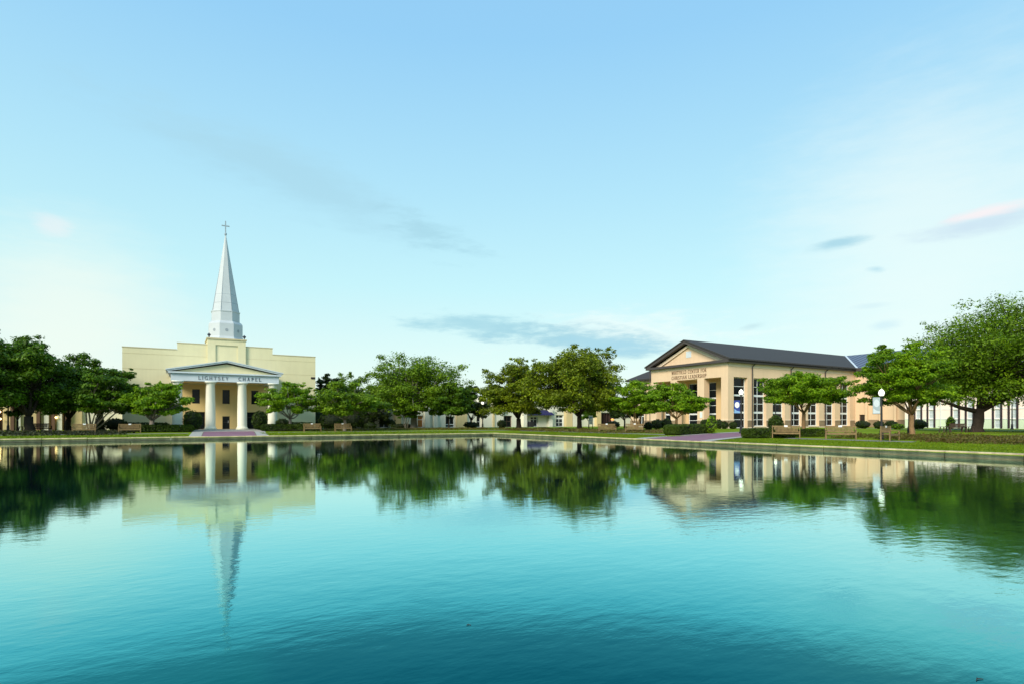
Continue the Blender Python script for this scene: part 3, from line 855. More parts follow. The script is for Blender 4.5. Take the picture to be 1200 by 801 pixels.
def lettering(parent, fac, text, a_start, a_end, z, h, d, m, space=0.55, flip=False, gap=0.12):
    """raised serif letters; flip when the facade axis runs right-to-left in view"""
    w = sum((GL[c][0] + gap) if c != ' ' else space for c in text) - gap
    sx = abs(a_end - a_start) / w; x = 0.0
    mb = MB(); sgn = -1 if flip else 1; made = []
    k_thick, k_thin = 0.13, 0.07
    def seg(p, q, wd):
        nonlocal mb
        a = Vector((p[0] * sx, p[1] * h)); b = Vector((q[0] * sx, q[1] * h)); t = b - a
        if t.length < 1e-6: return
        t.normalize(); nrm = Vector((-t.y, t.x)) * wd * h / 2
        pts = [a + nrm, a - nrm, b - nrm, b + nrm]
        front = [fac.P(a_start + sgn * p_.x, z + p_.y, d) for p_ in pts]
        back = [fac.P(a_start + sgn * p_.x, z + p_.y, d + 0.05) for p_ in pts]
        n = len(mb.v); mb.v += front + back
        mb.f += [(n,n+1,n+2,n+3), (n+7,n+6,n+5,n+4)] + [(n+i, n+4+i, n+4+(i+1)%4, n+(i+1)%4) for i in range(4)]
        mb.m += [0]*6
    for c in text:
        if c == ' ': x += space; continue
        mb = MB()
        wdt, strokes = GL[c]
        for kind, pl in strokes:
            wd = k_thick if kind == 'k' else k_thin
            pl = [(px + x, py) for px, py in pl]
            for p, q in zip(pl, pl[1:]): seg(p, q, wd)
            if len(pl) == 2 and abs(pl[0][1] - pl[1][1]) > 0.6:
                for e in pl:
                    if e[1] in (0, 1): seg((e[0] - .11, e[1] + (.03 if e[1] == 0 else -.03)), (e[0] + .11, e[1] + (.03 if e[1] == 0 else -.03)), 0.06)
        x += wdt + gap
        made.append(mb.build('letter', m, parent))
    return made

# ------------------------------------------------------------------ church with the spire
def church():
    U = 6.0
    root = empty('church_building', (U, 91, 0.45), 'cream stucco church with stepped parapet, white spire and four-column portico', 'church')
    fz = 0.55
    Fw = Facade('u', 91.0)
    wins = [(2.35, 4.1, 6.08), (6.1, 4.1, 6.1), (9.85, 4.1, 6.08)]
    hw = 0.47
    holes = [(x - hw, x + hw, a, b) for x, a, b in wins] + [(6.1 - .47, 6.1 + .47, fz, 2.35)] + [(1.05, 3.45, fz, 2.95), (8.7, 11.1, fz, 2.95)]
    # portico back wall (ochre, warm porch glow in its colour) between the outer columns
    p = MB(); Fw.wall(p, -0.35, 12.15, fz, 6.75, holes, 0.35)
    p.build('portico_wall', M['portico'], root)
    for x, a, b in wins:
        Fw.window(root, x - hw, x + hw, a, b, 0.22, 1, 1, M['darkdoor'], M['glass'], 0.06)
    for a, b, z1, c in ((6.1 - .47, 6.1 + .47, 2.35, 1), (1.05, 3.45, 2.95, 2), (8.7, 11.1, 2.95, 2)):
        do = Fw.window(root, a, b, fz, z1, 0.26, c, [(2.2, .08)] if c == 2 else [(1.5, .06)], M['darkdoor'], M['glass'], 0.09, name='door')
        hb = MB(); mid = (a + b) / 2 + (0.1 if c == 2 else 0.28)
        Fw.box(hb, mid - .02, mid + .02, 1.4, 1.75, 0.12, 0.16); hb.build('handle', M['frame'], do)
    # main mass and parapet steps
    w = MB()
    w.box(-6.15, -0.37, 91, 128, 0.2, 11.37); w.box(12.17, 18.35, 91, 128, 0.2, 11.37)
    w.box(-0.37, 12.17, 91.36, 128, 0.2, 6.75)
    w.box(-0.37, 12.17, 91, 128, 6.75, 11.37)
    w.box(0.1, 12.25, 91.004, 96, 11.37, 12.3)
    w.build('wall', M['stucco'], root)
    c = MB()
    for a, b, y0, z in ((-6.2, 0.05, 90.95, 11.37), (12.3, 18.4, 90.95, 11.37), (0.05, 3.7, 90.95, 12.3), (8.66, 12.3, 90.95, 12.3)):
        c.box(a, b, y0, 91.35, z, z + 0.10)
    c.box(-6.2, -5.85, 91.35, 128, 11.37, 11.47); c.box(18.05, 18.4, 91.35, 128, 11.37, 11.47)
    c.each('coping', M['joint'], root)
    j = MB()
    for z in (8.6, 10.6):
        j.box(-6.15, -0.45, 90.985, 91, z, z + .035); j.box(12.2, 18.35, 90.985, 91, z, z + .035)
        if z > 9.5: j.box(-0.45, 3.7, 90.985, 91, z, z + .035); j.box(8.7, 12.2, 90.985, 91, z, z + .035)
    for z in (3.6, 6.2): j.box(-6.15, -0.9, 90.985, 91, z, z + .03); j.box(12.7, 18.35, 90.985, 91, z, z + .03)
    j.each('wall_joint', M['joint'], root)
    # raised central bay with sunk panel, carrying the steeple
    t = MB(); Ft = Facade('u', 90.7)
    Ft.wall(t, 3.75, 8.62, 8.0, 13.1, [(4.75, 7.6, 8.0, 12.35)], 0.16)
    t.box(3.75, 8.62, 90.87, 96.3, 8.0, 13.1)
    t.build('tower', M['stucco'], root)
    t2 = MB(); t2.box(3.62, 8.75, 90.55, 96.45, 13.1, 13.3); t2.build('tower_cornice', M['joint'], root)
    sv = MB(); Fw.box(sv, 17.7, 18.33, 8.05, 8.35, -0.06, -0.002); sv.build('vent', M['darkdoor'], root)
    # steeple, octagonal
    cx, cy = 6.2, 93.5
    oc = math.pi / 8
    k8 = 1 / math.cos(oc)
    s = MB()
    s.lathe(cx, cy, [(2.45 * k8, 13.3), (2.25 * k8, 13.55), (2.18 * k8, 13.75), (2.18 * k8, 15.55), (2.02 * k8, 15.8), (1.80 * k8, 15.95),
                     (1.80 * k8, 17.25), (1.86 * k8, 17.3), (1.86 * k8, 17.42)], 8, 0, oc)
    st = s.build('steeple_base', M['spire'], root)
    lv = MB()
    for i in range(8):
        a = -math.pi / 2 + i * math.pi / 4
        if i not in (0, 1, 7): continue
        px, py = cx + 2.2 * math.cos(a), cy + 2.2 * math.sin(a)
        n = len(lv.v); tx, ty = -math.sin(a), math.cos(a)
        pts = [(px + tx * .2 * math.cos(q) , py + ty * .2 * math.cos(q), 14.6 + .22 * math.sin(q)) for q in np.linspace(0, 2*math.pi, 13)[:-1]]
        lv.face(pts)
    lv.each('vent', M['seam'], st)
    sp = MB(); sp.lathe(cx, cy, [(1.70 * k8, 17.42), (0.06, 28.7)], 8, 0, oc)
    spo = sp.build('spire', M['spire'], root)
    sm = MB()
    for z in np.arange(18.6, 28, 1.25):
        r = 1.70 * k8 * (28.7 - z) / (28.7 - 17.42) + 0.012
        sm.lathe(cx, cy, [(r, z), (r - .003, z + .045)], 8, 0, oc)
    for i in range(8):
        a = oc + i * math.pi / 4
        sm.tube([(cx + 1.70 * k8 * math.cos(a), cy + 1.70 * k8 * math.sin(a), 17.42), (cx, cy, 28.75)], [0.045, 0.03], 4)
    sm.build('seam', M['seam'], spo)
    cr = MB()
    cr.lathe(cx, cy, [(0.06, 28.6), (0.16, 28.75), (0.16, 28.95), (0.05, 29.1)], 10)
    cr.box(cx - .07, cx + .07, cy - .07, cy + .07, 29.0, 30.75); cr.box(cx - .52, cx + .52, cy - .065, cy + .065, 29.98, 30.12)
    cr.build('cross', M['trim_dark'], root)
    for x in (3.95, 8.45):
        f = MB(); f.lathe(x, 90.9, [(.10, 13.3), (.06, 13.45), (.20, 13.62), (.24, 13.75), (.10, 13.85), (.02, 13.95)], 10)
        f.build('finial', M['letter'], root)
    # portico: floor, columns, entablature, pediment
    f = MB(); f.box(-1.3, 13.1, 83.6, 91.36, 0.1, fz); f.build('portico_floor', M['concrete'], root)
    for x in (0.12, 3.84, 7.6, 11.4):
        cm = MB()
        cm.box(x - .72, x + .72, 84.7 - .72, 84.7 + .72, fz, fz + .14)
        cm.lathe(x, 84.7, [(.68, fz + .14), (.70, fz + .24), (.62, fz + .34), (.60, fz + .5), (.595, 2.8), (.52, 6.4), (.55, 6.45), (.55, 6.52), (.66, 6.66)], 24)
        cm.box(x - .68, x + .68, 84.7 - .68, 84.7 + .68, 6.66, 6.80)
        co = cm.build('column', M['column'], root, smooth=False)
        for q in co.data.polygons: q.use_smooth = abs(q.normal.z) < 0.6 and len(q.vertices) == 4 and q.area < 1.2
    e = MB()
    x0, x1 = -0.62, 12.12
    e.box(x0, x1, 84.05, 85.35, 6.80, 7.75)
    e.box(x0, x0 + 1.2, 85.35, 90.97, 6.80, 7.75); e.box(x1 - 1.2, x1, 85.35, 90.97, 6.80, 7.75)
    en = e.build('entablature', M['trim'], root)
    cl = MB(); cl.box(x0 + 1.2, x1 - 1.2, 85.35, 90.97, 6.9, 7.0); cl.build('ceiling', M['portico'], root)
    cn = MB(); cn.box(x0 - .28, x1 + .28, 83.75, 90.97, 7.752, 7.93); cn.build('cornice', M['trim'], root)
    pd = MB(); xm = (x0 + x1) / 2
    pd.prism([(x0 + .1, 7.93), (x1 - .1, 7.93), (xm, 9.12)], 84.25, 90.68); pd.build('pediment', M['stucco'], root)
    rk = MB()
    for sgn, xe in ((1, x0 - .42), (-1, x1 + .42)):
        hi = 9.62
        slope = (hi - 7.98) / (xm - (x0 - .42))
        rk.prism([(xe, 7.935), (xm, hi - .30), (xm, hi - 0.14), (xe, 8.15)] if sgn > 0 else [(xm, hi - .30), (xe, 7.935), (xe, 8.15), (xm, hi - 0.14)], 83.80, 84.24)
    rk.build('raking_cornice', M['trim'], root)
    rf = MB()
    for sgn, xe in ((1, x0 - .55), (-1, x1 + .55)):
        rf.prism([(xe, 8.10), (xm, 9.485), (xm, 9.60), (xe, 8.23)] if sgn > 0 else [(xm, 9.485), (xe, 8.10), (xe, 8.23), (xm, 9.60)], 83.7, 90.69)
    rf.build('portico_roof', M['trim'], root)
    Fe = Facade('u', 84.05)
    lettering(root, Fe, 'LIGHTSEY', 2.42, 6.2 - .30, 7.02, 0.44, -0.045, M['letter'], gap=0.42)
    lettering(root, Fe, 'CHAPEL', 7.1, 9.85, 7.02, 0.44, -0.045, M['letter'], gap=0.42)
    # steps
    s = MB()
    s.box(1.5, 9.3, 75.0, 75.55, 0.1, 0.47); s.box(1.5, 9.3, 75.55, 81.2, 0.1, 0.53); s.box(3.0, 8.3, 81.2, 83.6, 0.1, 0.535)
    s.build('steps', M['concrete'], root)
church()

# ------------------------------------------------------------------ low buildings behind the trees
def left_hall():
    root = empty('low_hall', (-21, 97, 0.45), 'low cream hall with brown columns behind the leftmost trees', 'building')
    Fl = Facade('u', 97.0)
    def u(px): return on_v(px, 97)
    holes = []
    doors = [(-2, 3.2), (13.8, 17.5), (44, 48), (58.8, 64.5), (73.8, 80.5)]
    for a, b in doors: holes.append((u(a), u(b), 0.45, 3.15))
    w = MB(); Fl.wall(w, -48, u(96), 0.2, 5.0, holes, 0.6); w.box(-48, u(96), 97.62, 112, 0.2, 4.98)
    w.build('wall', M['tan_wall'], root)
    w = MB(); w.box(u(96) + .01, -6.3, 97.3, 111, 0.2, 4.6); w.build('side_wall', M['white_wall'], root)
    r = MB(); r.box(-48.3, u(96) + .3, 96.7, 112.3, 5.0, 5.3); r.build('roof', M['concrete'], root)
    for a, b in ((20.5, 24.5), (52, 57.5), (67, 73)):
        p = MB(); Fl.box(p, u(a), u(b), 0.3, 4.4, -0.25, -0.003); p.build('pilaster', M['white_wall'], root)
    for a in (15.2, 45.5, 63.0, 79.2):
        p = MB(); Fl.box(p, u(a) - .18, u(a) + .18, 0.3, 4.2, -0.5, -0.14); p.build('column', M['brown'], root)
    for a, b in doors:
        Fl.window(root, u(a), u(b), 0.45, 3.15, 0.4, 2, 2, M['brown'], M['glass'], 0.08, name='door')
    for a, z in ((66.4, 2.15), (0.6, 2.85), (1.2, 1.95)):
        g = MB(); x = u(a); g.lathe(x, 96.6, [(.04, z - .14), (.13, z - .06), (.15, z), (.12, z + .09), (.03, z + .13)], 10)
        g.build('wall_lamp', M['warm'], root)
left_hall()

def hall_with_windows():
    root = empty('long_hall', (on_v(490, 100), 100, 0.45), 'long pale hall seen under the oak right of the church', 'building')
    Fm = Facade('u', 100.0)
    def u(px): return on_v(px, 100)
    def D(px): return depth_of(u(px), 100)
    def hole(a, b, y0): return (u(a), u(b), 0.45, zz(y0, D((a+b)/2)))
    doors = [(444.5, 456.5, 486.5), (489.5, 496.2, 486), (522.3, 532.8, 487), (551, 554, 488), (558.5, 563.5, 487)]
    holes = [hole(*d) for d in doors]
    w = MB(); Fm.wall(w, u(415), u(566), 0.2, 5.0, holes, 0.7); w.box(u(415), u(566), 100.72, 118, 0.2, 4.98)
    w.build('wall', M['white_wall'], root)
    r = MB(); r.box(u(415) - .3, u(566), 99.6, 118.3, 5.0, 5.35); r.build('roof', M['concrete'], root)
    for a, b, mm, z in ((423.5, 428, 'tan_wall', 3.2), (462, 469.5, 'tan_wall', 3.6), (497, 503, 'white_wall', 4.2), (507.5, 512, 'white_wall', 5.0), (534, 546.5, 'tan_wall', 3.4)):
        p = MB(); Fm.box(p, u(a), u(b), 0.3, z, -0.4, -0.003); p.build('pilaster', M[mm], root)
    h = holes[0]; Fm.window(root, *h, 0.4, 2, [(1.95, .12)], M['frame'], M['doorglass'], 0.14, name='door')
    h = holes[1]; Fm.window(root, *h, 0.4, 1, [(1.9, .1)], M['frame'], M['lit_door_tone'], 0.10, name='door')
    h = holes[2]; Fm.window(root, *h, 0.4, 2, [(1.0, .16)], M['frame'], M['glass'], 0.12)
    for h in holes[3:]: Fm.window(root, *h, 0.4, 1, 2, M['frame'], M['glass'], 0.08)
hall_with_windows()

def tall_block():
    root = empty('hall_block', (on_v(578, 99), 99, 0.45), 'taller plain grey-cream block rising between two dark oaks', 'building')
    a, b = on_v(566.3, 99), on_v(590, 99)
    w = MB(); w.box(a, b, 99, 114, 0.2, 6.5); w.build('wall', M['white_wall'], root)
    c = MB(); c.box(a - .15, b + .15, 98.85, 114.1, 6.5, 6.85); c.build('parapet', M['frame'], root)
    p = MB(); p.box(on_v(578, 98.7), on_v(580, 98.7), 98.75, 98.998, 0.3, 6.3); p.build('downpipe', M['tan_wall'], root)
tall_block()

def student_hall():
    root = empty('entrance_hall', (on_v(630, 100), 100, 0.45), 'low white hall with a navy awning over its glass doors', 'building')
    Fm = Facade('u', 100.0)
    def u(px): return on_v(px, 100)
    def D(px): return depth_of(u(px), 100)
    def hole(a, b, y0): return (u(a), u(b), 0.45, zz(y0, D((a+b)/2)))
    doors = [(590.5, 600, 486.5), (621.8, 630.5, 487.5), (651.5, 660.5, 485.5), (702, 718.5, 483)]
    holes = [hole(*d) for d in doors]
    w = MB(); Fm.wall(w, u(590.2), u(760), 0.2, 5.2, holes, 0.8); w.box(u(590.2), u(760), 100.82, 120, 0.2, 5.18)
    w.build('wall', M['white_wall'], root)
    r = MB(); r.box(u(590.2), u(760), 99.6, 120.3, 5.2, 5.5); r.build('roof', M['concrete'], root)
    h = holes[0]; Fm.window(root, *h, 0.5, 2, 2, M['brown'], M['glass'], 0.1, name='door')
    h = holes[1]; Fm.window(root, *h, 0.4, 2, [(1.95, .1)], M['frame'], M['doorglass'], 0.14, name='door')
    h = holes[2]; Fm.window(root, *h, 0.4, 2, [(2.2, .3), (1.3, .1)], M['frame'], M['doorglass'], 0.13, name='door')
    h = holes[3]
    dk = MB(); Fm.box(dk, h[0], h[1], h[2], h[3], 0.55, 0.7)
    for i in range(1, 5):
        a = h[0] + (h[1] - h[0]) * i / 5
        Fm.box(dk, a - .1, a + .1, h[2], h[3], 0.2, 0.54)
    dk.build('entry_screen', M['dark_brick'], root)
    for a, b, mm in ((611, 615, 'white_wall'), (641, 645, 'white_wall'), (661, 668, 'tan_wall'), (668.5, 675, 'white_wall'), (696.5, 701.5, 'tan_wall')):
        p = MB(); Fm.box(p, u(a), u(b), 0.3, 4.4, -0.9, -0.003); p.build('pilaster', M[mm], root)
    aw = MB()
    z1, z0 = zz(480.8, D(630)), zz(486, D(630))
    x0, x1 = u(615.2), u(643.8)
    aw.prism([(98.2, z0 + .15), (98.2, z0), (100 - .003, z0), (100 - .003, z1 + .25)], x0, x1, 'x')
    aw.build('awning', M['navy'], root)
    lp = MB(); x = u(717.4); z = zz(490.8, D(717)); lp.box(x - .35, x + .35, 99.86, 99.99, z - .12, z + .12); lp.build('wall_lamp', M['amber'], root)
    bx = MB(); x = u(619); bx.box(x - .5, x + .5, 98.6, 99.4, 0.45, 1.5)
    bo = bx.build('waste_bin', M['black'], None, bevel=0.05)
    tag(bo, 'dark square waste bin beside the doors under the navy awning', 'bin')
student_hall()

# ------------------------------------------------------------------ gabled brick-based hall on the right
def gabled_hall():
    root = empty('gabled_hall', (78.8, 72.9, 0.45), 'peach gabled hall with dark roof, tall pier openings and a raised name', 'building')
    G = Facade('v', 78.8); S = Facade('u', 64.0)
    zb, zo, ze = 0.45, 9.0, 11.35
    zw0, zw1 = 0.45, 1.75
    bays = [(65.4, 69.0), (70.5, 75.3), (76.8, 80.4)]
    w = MB()
    G.wall(w, 64.0, 81.8, 0.2, ze, [(a, b, zb, zo) for a, b in bays], 1.3)
    w.box(78.81, 80.09, 64.01, 81.79, ze - 0.02, ze)
    # gable triangle
    w.prism([(64.2, ze + .45), (81.6, ze + .45), (72.9, 15.35)], 79.3, 80.0, 'x')
    # long side with deep window bays
    wins = [(85.3 + 5.15 * k, 85.3 + 5.15 * k + 3.4) for k in range(6)]
    S.wall(w, 80.102, 116.0, 0.2, ze, [(80.2, 83.7, zb, zo)] + [(a, b, 0.75, zo) for a, b in wins], 0.75)
    w.box(84.6, 116, 64.77, 82, 0.2, ze - .05)
    w.build('wall', M['peach'], root)
    # recess back wall of the portico and its ceiling
    bk = MB(); B = Facade('v', 82.2)
    bh = [(69.3, 71.0, zb, zo - .5), (73.5, 75.6, zb, zo - .5), (79.8, 81.6, zb, zo - .5)]
    B.wall(bk, 65.02, 81.8, zb, zo + .5, bh, 0.5); bk.box(82.72, 84.58, 65.02, 81.8, 0.2, zo + .5)
    bk.box(80.1, 82.2, 64.02, 81.8, zo, zo + .3)
    bk.build('portico_wall', M['peach_in'], root)
    fl = MB(); fl.box(78.5, 82.2, 63.7, 82.1, 0.1, 0.47); fl.build('portico_floor', M['concrete'], root)
    for a, b, z0, z1 in bh:
        B.window(root, a, b, z0, z1, 0.2, 1, [(2.9, .28), (1.75, .08), (4.4, .08), (5.7, .28), (7.1, .08)], M['frame'], M['glass'], 0.1)
    # side windows: three stacked groups of four lights
    for a, b in wins:
        S.window(root, a + .004, b - .004, 0.754, zo - .004, 0.62, 2, [(1.9, .09), (3.1, .34), (4.6, .09), (6.0, .34), (7.5, .09)], M['frame'], M['glass'], 0.13)
        st = MB(); S.box(st, a, b, 0.60, 0.745, -0.12, 0.7); st.build('sill', M['peach_pale'], root)
    S.window(root, 80.21, 83.69, 0.49, zo - .01, 0.66, 1, [(1.9, .09), (3.1, .3), (4.6, .09), (6.0, .3), (7.5, .09)], M['frame'], M['glass'], 0.1)
    # tan block base with pale cap on the piers
    b = MB(); c = MB()
    piers_v = [(63.94, 65.4), (69.0, 70.5), (75.3, 76.8), (80.4, 81.86)]
    for p, q in piers_v:
        G.box(b, p, q, 0.2, zw1, -0.06, -0.003); G.box(c, p - .02, q + .02, zw1, zw1 + .13, -0.11, -0.003)
    piers_u = [(78.74, 80.2), (83.7, 85.3)] + [(x1, 85.3 + 5.15 * (k + 1)) for k, (x0, x1) in enumerate(wins[:-1])] + [(wins[-1][1], 116)]
    for p, q in piers_u:
        S.box(b, p, q, 0.2, zw1, -0.06, -0.003); S.box(c, p - .02, q + .02, zw1, zw1 + .13, -0.11, -0.003)
        S.box(c, p - .02, q + .02, 0.2, 0.62, -0.12, -0.062)
    b.each('block_base', M['base'], root); c.each('base_cap', M['peach_pale'], root)
    # frieze band and fascia
    fr = MB(); S.box(fr, 78.74, 115.4, 10.75, ze, -0.06, -0.003); G.box(fr, 63.94, 81.86, 10.9, ze, -0.06, -0.003)
    fr.each('frieze', M['peach_pale'], root)
    fa = MB()
    fa.box(78.0, 79.25, 63.3, 82.5, ze, ze + .42)               # cornice under the pediment
    fa.box(79.25, 115.2, 63.3, 64.6, ze, ze + .34)
    fa.box(79.25, 118, 81.2, 82.5, ze, ze + .34)
    s = (15.95 - 11.6) / (72.9 - 63.2)
    fa.prism([(63.15, ze + .425), (63.15, ze + .62), (72.9, 15.98), (72.9, 15.42), (64.3, ze + .425)], 78.1, 78.75, 'x')
    fa.prism([(82.65, ze + .425), (81.5, ze + .425), (72.9, 15.42), (72.9, 15.98), (82.65, ze + .62)], 78.1, 78.75, 'x')
    fa.build('fascia', M['roof_edge'], root)
    pt = MB()
    pt.prism([(64.75, ze + .425), (72.9, 15.18), (72.9, 14.78), (66.1, ze + .425)], 79.0, 79.28, 'x')
    pt.prism([(81.05, ze + .425), (79.7, ze + .425), (72.9, 14.78), (72.9, 15.18)], 79.0, 79.28, 'x')
    pt.build('pediment_trim', M['peach_pale'], root)
    vt = MB(); G2 = Facade('v', 79.3); G2.box(vt, 72.3, 73.5, 13.0, 14.1, -0.05, -0.003); vt.build('vent', M['trim'], root)
    rf = MB()
    zt = 0.14
    for sg, ve in ((1, 63.0), (-1, 82.8)):
        poly = [(ve, ze + .40), (72.9, 15.92), (72.9, 15.92 + zt), (ve, ze + .40 + zt + .1)]
        if sg < 0: poly = poly[::-1]
        n = len(rf.v)
        rf.prism(poly, 77.95, 128.5 if sg < 0 else 115.05, 'x')
    # south slope meets the wing in a valley
    rf.face([(115.05, 63.0, ze + .62), (115.05, 72.9, 16.05), (128.5, 72.9, 16.05)])
    rf.build('roof', M['roof'], root)
    # downpipes
    for x in (84.75, 95.45, 105.9):
        d = MB(); d.tube([(x + .5, 63.3, ze + .3), (x + .25, 63.6, ze - .1), (x, 63.82, ze - .5), (x, 63.82, 0.5)], [.10] * 4, 8); d.build('downpipe', M['roof_edge'], root)
    d = MB(); d.tube([(78.65, 82.0, ze), (78.65, 82.0, 0.5)], [.08] * 2, 8); d.build('downpipe', M['roof_edge'], root)
    lettering(root, G, 'WHITFIELD CENTER FOR', 76.5, 68.5, 10.12, 0.62, -0.05, M['bronze'], 0.6, True, 0.16)
    lettering(root, G, 'CHRISTIAN LEADERSHIP', 76.5, 68.5, 9.2, 0.62, -0.05, M['bronze'], 0.6, True, 0.16)
    pq = MB(); S.box(pq, 78.95, 79.5, 2.3, 3.2, -0.05, -0.003); pq = MB()
    G.box(pq, 69.35, 69.9, 2.2, 3.2, -0.05, -0.003); pq.build('plaque', M['frame'], root)
    # north-west wing under a hipped roof
    W = Facade('v', 82.0)
    wg = MB(); h = [(87.2, 89.0, 0.45, 3.4)]
    W.wall(wg, 82.0, 91.2, 0.2, 10.1, h, 0.6); wg.box(82.62, 100, 82.0, 91.2, 0.2, 10.08); wg.build('wing_wall', M['peach'], root)
    dw = W.window(root, 87.2, 89.0, 0.45, 3.4, 0.3, 2, [(2.6, .16)], M['frame'], M['glass'], 0.16, name='door')
    wb = MB(); W.box(wb, 82.0, 87.2, 0.2, zw1, -.06, -.003); W.box(wb, 89.0, 91.26, 0.2, zw1, -.06, -.003); wb.each('block_base', M['base'], root)
    hp = MB(); e = 10.1
    A, Bp, Cp, Dp = (81.2, 81.9, e), (81.2, 92.0, e), (100.5, 92.0, e), (100.5, 81.9, e)
    R0, R1 = (89.5, 86.0, 14.2), (94, 86.0, 14.2)
    R0 = (88.6, 84.5, 14.1); R1 = (95, 84.5, 14.1)
    hp.face([A, Bp, R0]); hp.face([Bp, Cp, R1, R0]); hp.face([Cp, Dp, R1]); hp.face([Dp, A, R0, R1])
    for p, q in ((A, Bp), (Bp, Cp), (Cp, Dp)):
        hp.face([p, q, (q[0], q[1], e - .3), (p[0], p[1], e - .3)])
    hp.face([(81.2, 81.9, e - .3), (81.2, 92, e - .3), (100.5, 92, e - .3), (100.5, 81.9, e - .3)])
    hp.build('wing_roof', M['roof'], root)
    d = MB(); d.tube([(81.5, 86.5, 9.9), (81.85, 86.5, 9.4), (81.85, 86.5, 0.5)], [.07] * 3, 8); d.build('downpipe', M['roof_edge'], root)
    # blue-roofed cross wing at the far end
    X = Facade('v', 116.2)
    hs = [(62.0, 63.2, 0.45, 2.9)]
    xw = MB(); X.wall(xw, 54.0, 64.0, 0.2, ze, hs, 0.5); xw.box(116.72, 140, 54.0, 64.0, 0.2, ze - .02); xw.box(116.1, 140, 64.05, 82, 0.2, ze - .03)
    xw.build('cross_wing_wall', M['peach'], root)
    X.window(root, *hs[0], 0.3, 1, 1, M['brown'], M['darkdoor'], 0.1, name='door')
    xb = MB(); X.box(xb, 54.0, 62.0, 0.2, zw1, -.06, -.003); X.box(xb, 53.9, 62.0, zw1, zw1 + .13, -.1, -.063); xb.each('block_base', M['base'], root)
    for v_ in (56.6, 59.2, 61.8):
        q = MB(); X.box(q, v_ - .35, v_ + .1, 0.3, 9.5, -0.45, -0.064); q.build('pilaster', M['peach'], root)
    xr = MB()
    zr = 16.05
    xr.face([(115.0, 53.2, ze + .6), (115.0, 63.0, ze + .63), (128.5, 72.9, zr + .03), (128.5, 53.2, zr + .03)])
    xr.face([(142.0, 53.2, ze + .6), (142.0, 82.0, ze + .6), (128.5, 82.0, zr + .03), (128.5, 53.2, zr + .03)])
    xr.face([(115.0, 53.2, ze + .6), (128.5, 53.2, zr + .03), (142, 53.2, ze + .6)])
    xr.build('cross_wing_roof', M['blue_roof'], root)
    xf = MB(); xf.box(114.9, 115.3, 53.2, 63.2, ze, ze + .58); xf.build('fascia', M['roof_edge'], root)
    vl = MB(); vl.bar((115.0, 63.0, ze + .68), (128.5, 72.9, zr + .09), .35, .05); vl.build('valley_flashing', M['trim'], root)
gabled_hall()

def dormitory():
    root = empty('dormitory', (112, 36, 0.45), 'pale peach dormitory with dark shutters seen under the big right oak', 'building')
    X = Facade('v', 112.0)
    cs = []
    for p in (16.3, 21.9, 27.5, 33.1, 38.66, 44.3, 49.87):
        cs += [p - 1.0, p + 1.0]
    holes = []
    for c in cs:
        holes += [(c - .37, c + .37, 0.6, 1.88), (c - .37, c + .37, 2.08, 3.5), (c - .37, c + .37, 3.72, 5.1)]
    w = MB(); X.wall(w, 12, 53, 1.96, 7.2, [h for h in holes if h[2] > 1.9], 0.3); w.box(112.32, 124, 12, 53, 0.2, 7.15)
    w.build('wall', M['pink_wall'], root)
    lw = MB(); X.wall(lw, 12, 53, 0.2, 1.955, [h for h in holes if h[2] < 1.9], 0.3); lw.build('lower_wall', M['mint_wall'], root)
    bd = MB()
    X.box(bd, 12, 53, 1.93, 2.03, -.06, -.003); X.box(bd, 12, 53, 3.56, 3.66, -.06, -.003); bd.each('band', M['frame'], root)
    for h in holes: X.window(root, *h, 0.15, 1, 2, M['frame'], M['blind'], 0.08)
    for c in cs:
        for s in (-1, 1):
            x = c + s * .53
            sh = MB(); X.box(sh, x - .14, x + .14, 0.55, 5.2, -.12, -.062)
            for z in np.arange(0.7, 5.1, 0.18): X.box(sh, x - .11, x + .11, z, z + .1, -.135, -.122)
            sh.build('shutter', M['shutter'], root)
    for v_ in (41.6, 47.4, 35.8):
        d = MB(); d.tube([(111.85, v_, 7.1), (111.85, v_, .4)], [.06, .06], 6); d.build('downpipe', M['frame'], root)
    r = MB(); r.prism([(111.2, 7.2), (124.8, 7.2), (118, 10.2)], 11.4, 53.4, 'y'); r.build('roof', M['roof'], root)
dormitory()

# ------------------------------------------------------------------ trees
OL, OB, OO, OD, OK = M['leaf_oak'], M['leaf_bright'], M['leaf_olive'], M['leaf_dark'], M['leaf_deep']
def T(name, label, px, depth, halfw, ytop, ybot, leaf, bark, seed, dx=0, **k):
    """trunk foot at picture column px and depth; the crown centre may sit dx pixels aside"""
    u, v = at(px, depth)
    s = depth / F
    lean = (dx * s * CS, -dx * s * SN)
    return tree(name, label, u, v, halfw * s, zz(ytop, depth), zz(ybot, depth), leaf, bark, seed, lean=lean, **k)

